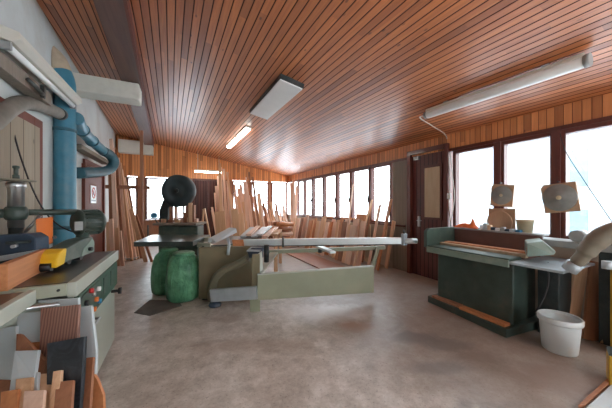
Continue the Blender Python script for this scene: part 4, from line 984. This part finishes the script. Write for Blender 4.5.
tag(MB().prism([V((p.x, p.y, .001)) for p in f], (0, 0, .02)).build('wooden_batten', 'brown_plank', bevel=.002), 'brown batten on the floor along the edge of the white sheet', 'batten')

# ================= CEILING LAMPS =================
def cbox(corners, drop0, drop1):
    lo_ = [WC(u, v, drop1) for u, v in corners]; return MB().prism(lo_, ez*(drop1-drop0))
ex_, ey_ = ex, ey
def lamp_frame(u, v, drop): return WC(u, v, drop)
q = [(250.6, 114), (279, 80), (300.6, 88.6), (269, 120.6)]
P4 = [WC(u, v, .09) for u, v in q]
cen = sum(P4, V((0, 0, 0)))/4
ln_ = (((P4[1]-P4[0])+(P4[2]-P4[3]))/2); lx = ln_.length; wd = (((P4[3]-P4[0])+(P4[2]-P4[1]))/2); wy = abs(wd.dot(ex))
def lamp_box(c, L, Wd, z0, z1, mb=None):
    mb = mb or MB(); ps = [c+ey*(a_*L/2)+ex*(b_*Wd/2)+ez*z0 for a_, b_ in ((-1, -1), (1, -1), (1, 1), (-1, 1))]; return mb.prism(ps, ez*(z1-z0))
t = thing('ceiling_lamp', cen+ez*.09, 'large square-edged ceiling lamp in the middle of the boarded ceiling', 'lamp')
print('LAMP', lx, wy)
lamp_box(cen, lx+.02, wy+.02, .02, .088).build('housing', 'dark_iron', t, bevel=.003)
lamp_box(cen, lx, wy, 0, .022).build('diffuser', 'lamp_diffuser', t, bevel=.008)
P2 = [WC(228, 148, .07), WC(248.5, 129.5, .07)]; cen = (P2[0]+P2[1])/2; L2 = (P2[1]-P2[0]).length
t = thing('ceiling_lamp', cen+ez*.07, 'narrow white ceiling lamp nearest to the back wall', 'lamp')
lamp_box(cen, L2, .13, .03, .068).build('housing', 'lamp_body', t, bevel=.003)
lamp_box(cen, L2-.03, .11, 0, .03).build('diffuser', 'lamp_lit', t, bevel=.01)
P2 = [WC(427, 115, .10), WC(586, 61, .10)]; L2 = (P2[1]-P2[0]).length; cen = (P2[0]+P2[1])/2; dr = (P2[1]-P2[0]).normalized()
t = thing('ceiling_lamp', cen+ez*.1, 'long rounded waterproof lamp on the ceiling above the near right windows', 'lamp')
MB().tube([P2[0], P2[0]+dr*.02, P2[1]-dr*.02, P2[1]], [.045, .055, .055, .045], 24).build('diffuser', 'lamp_diffuser', t)
MB().bar(P2[0]+ez*.045, P2[1]+ez*.045, .10, .045, ez).build('housing', 'lamp_body', t, bevel=.01)
MB().bar(P2[0]+ez*.08+dr*.25, P2[0]+ez*.08+dr*.31, .05, .035, ez).build('mounting_clip', 'grey_plastic', t)
MB().bar(P2[1]+ez*.08-dr*.31, P2[1]+ez*.08-dr*.25, .05, .035, ez).build('mounting_clip', 'grey_plastic', t)
MB().tube([P2[1]-dr*.01, P2[1]+dr*.03], .058, 24).build('end_cap', 'grey_plastic', t)
MB().tube([P2[0]+dr*.01, P2[0]-dr*.03], .05, 24).build('end_cap', 'grey_plastic', t)
# cable from the lamp down the wall
pth = [P2[0]-dr*.03, WC(420, 118, .02), WC(434, 127, .02), WC(447, 136.5, .01)]
pth[3] = V((RX-.015, WX(447, 136, RX).y, ceilz(RX)-.03))
yv = RY(451)
pth += [V((RX-.02, RY(449.5), 2.2)), V((RX-.02, RY(450.5), 1.75)), V((RX-.02, RY(449.5), 1.4)), V((RX-.02, RY(452), 1.0))]
tag(MB().tube(smooth_path(pth, 6), .008, 8).build('lamp_cable', 'cable_white'), 'white cable from the right ceiling lamp down beside the dark door', 'cable')
tag(MB().tube(smooth_path([V((RX-.02, RY(451), 2.3)), V((RX-.03, RY(453.5), 1.9)), V((RX-.02, RY(455), 1.5)), V((RX-.03, RY(451.5), 1.02))], 6), .007, 8).build('loose_cable', 'cable_white'), 'second loose pale cable hanging beside the window frame', 'cable')
q = WX(450, 196, RX-.02)
t = thing('light_switch', q, 'small white switch box on the window post beside the dark door', 'switch')
MB().box(RX-.06, RX-.03, q.y-.03, q.y+.03, q.z-.05, q.z+.05).build('box', 'sign_white', t, bevel=.004)
MB().box(RX-.066, RX-.06, q.y-.014, q.y+.014, q.z-.02, q.z+.02).build('rocker', 'lamp_body', t)
# thin cable across the near window
tag(MB().tube(smooth_path([WX(560, 133, 4.15), WX(566, 152, 4.14), WX(585, 182, 4.14), WX(612, 222, 4.13)], 5), .004, 6).build('window_cord', 'cable_black'), 'thin cord slanting down across the nearest right window', 'cord')
# ================= LIGHT, CAMERA =================
w = bpy.data.worlds.new('overcast'); sc.world = w; w.use_nodes = True; nt = w.node_tree
bg = nt.nodes['Background']
tc = nt.nodes.new('ShaderNodeTexCoord'); sp = nt.nodes.new('ShaderNodeSeparateXYZ'); nt.links.new(tc.outputs['Generated'], sp.inputs[0])
r_ = ramp(nt, sp.outputs[2], [(0, (.93, .97, 1.0)), (.6, (.85, .93, 1.0))])
nt.links.new(r_, bg.inputs[0]); 
k_ = math_(nt, 'MULTIPLY', sp.outputs[1], -1.0); k_ = math_(nt, 'MAXIMUM', k_, 0.0)
nt.links.new(math_(nt, 'SUBTRACT', 8.5, math_(nt, 'MULTIPLY', k_, 6.0)), bg.inputs[1])
sun = bpy.data.lights.new('sun', 'SUN'); sun.energy = 2.0; sun.angle = math.radians(40); sun.color = (1, .96, .9)
so = bpy.data.objects.new('sun', sun); COL.objects.link(so); so.rotation_euler = (math.radians(38), math.radians(12), 0)
cam = bpy.data.cameras.new('camera'); cam.sensor_width = 36; cam.lens = F/612*36; cam.clip_start = .02
co_ = bpy.data.objects.new('camera', cam); COL.objects.link(co_)
co_.location = CAM; co_.rotation_euler = (math.radians(90), 0, -A); sc.camera = co_
sc.view_settings.view_transform = 'Standard'; sc.view_settings.look = 'None'; sc.view_settings.gamma = 1
sc.view_settings.use_curve_mapping = False; sc.view_settings.exposure = 0.46
sc.cycles.max_bounces = 10; sc.cycles.diffuse_bounces = 6; sc.cycles.use_denoising = True
sc.cycles.sample_clamp_indirect = 6
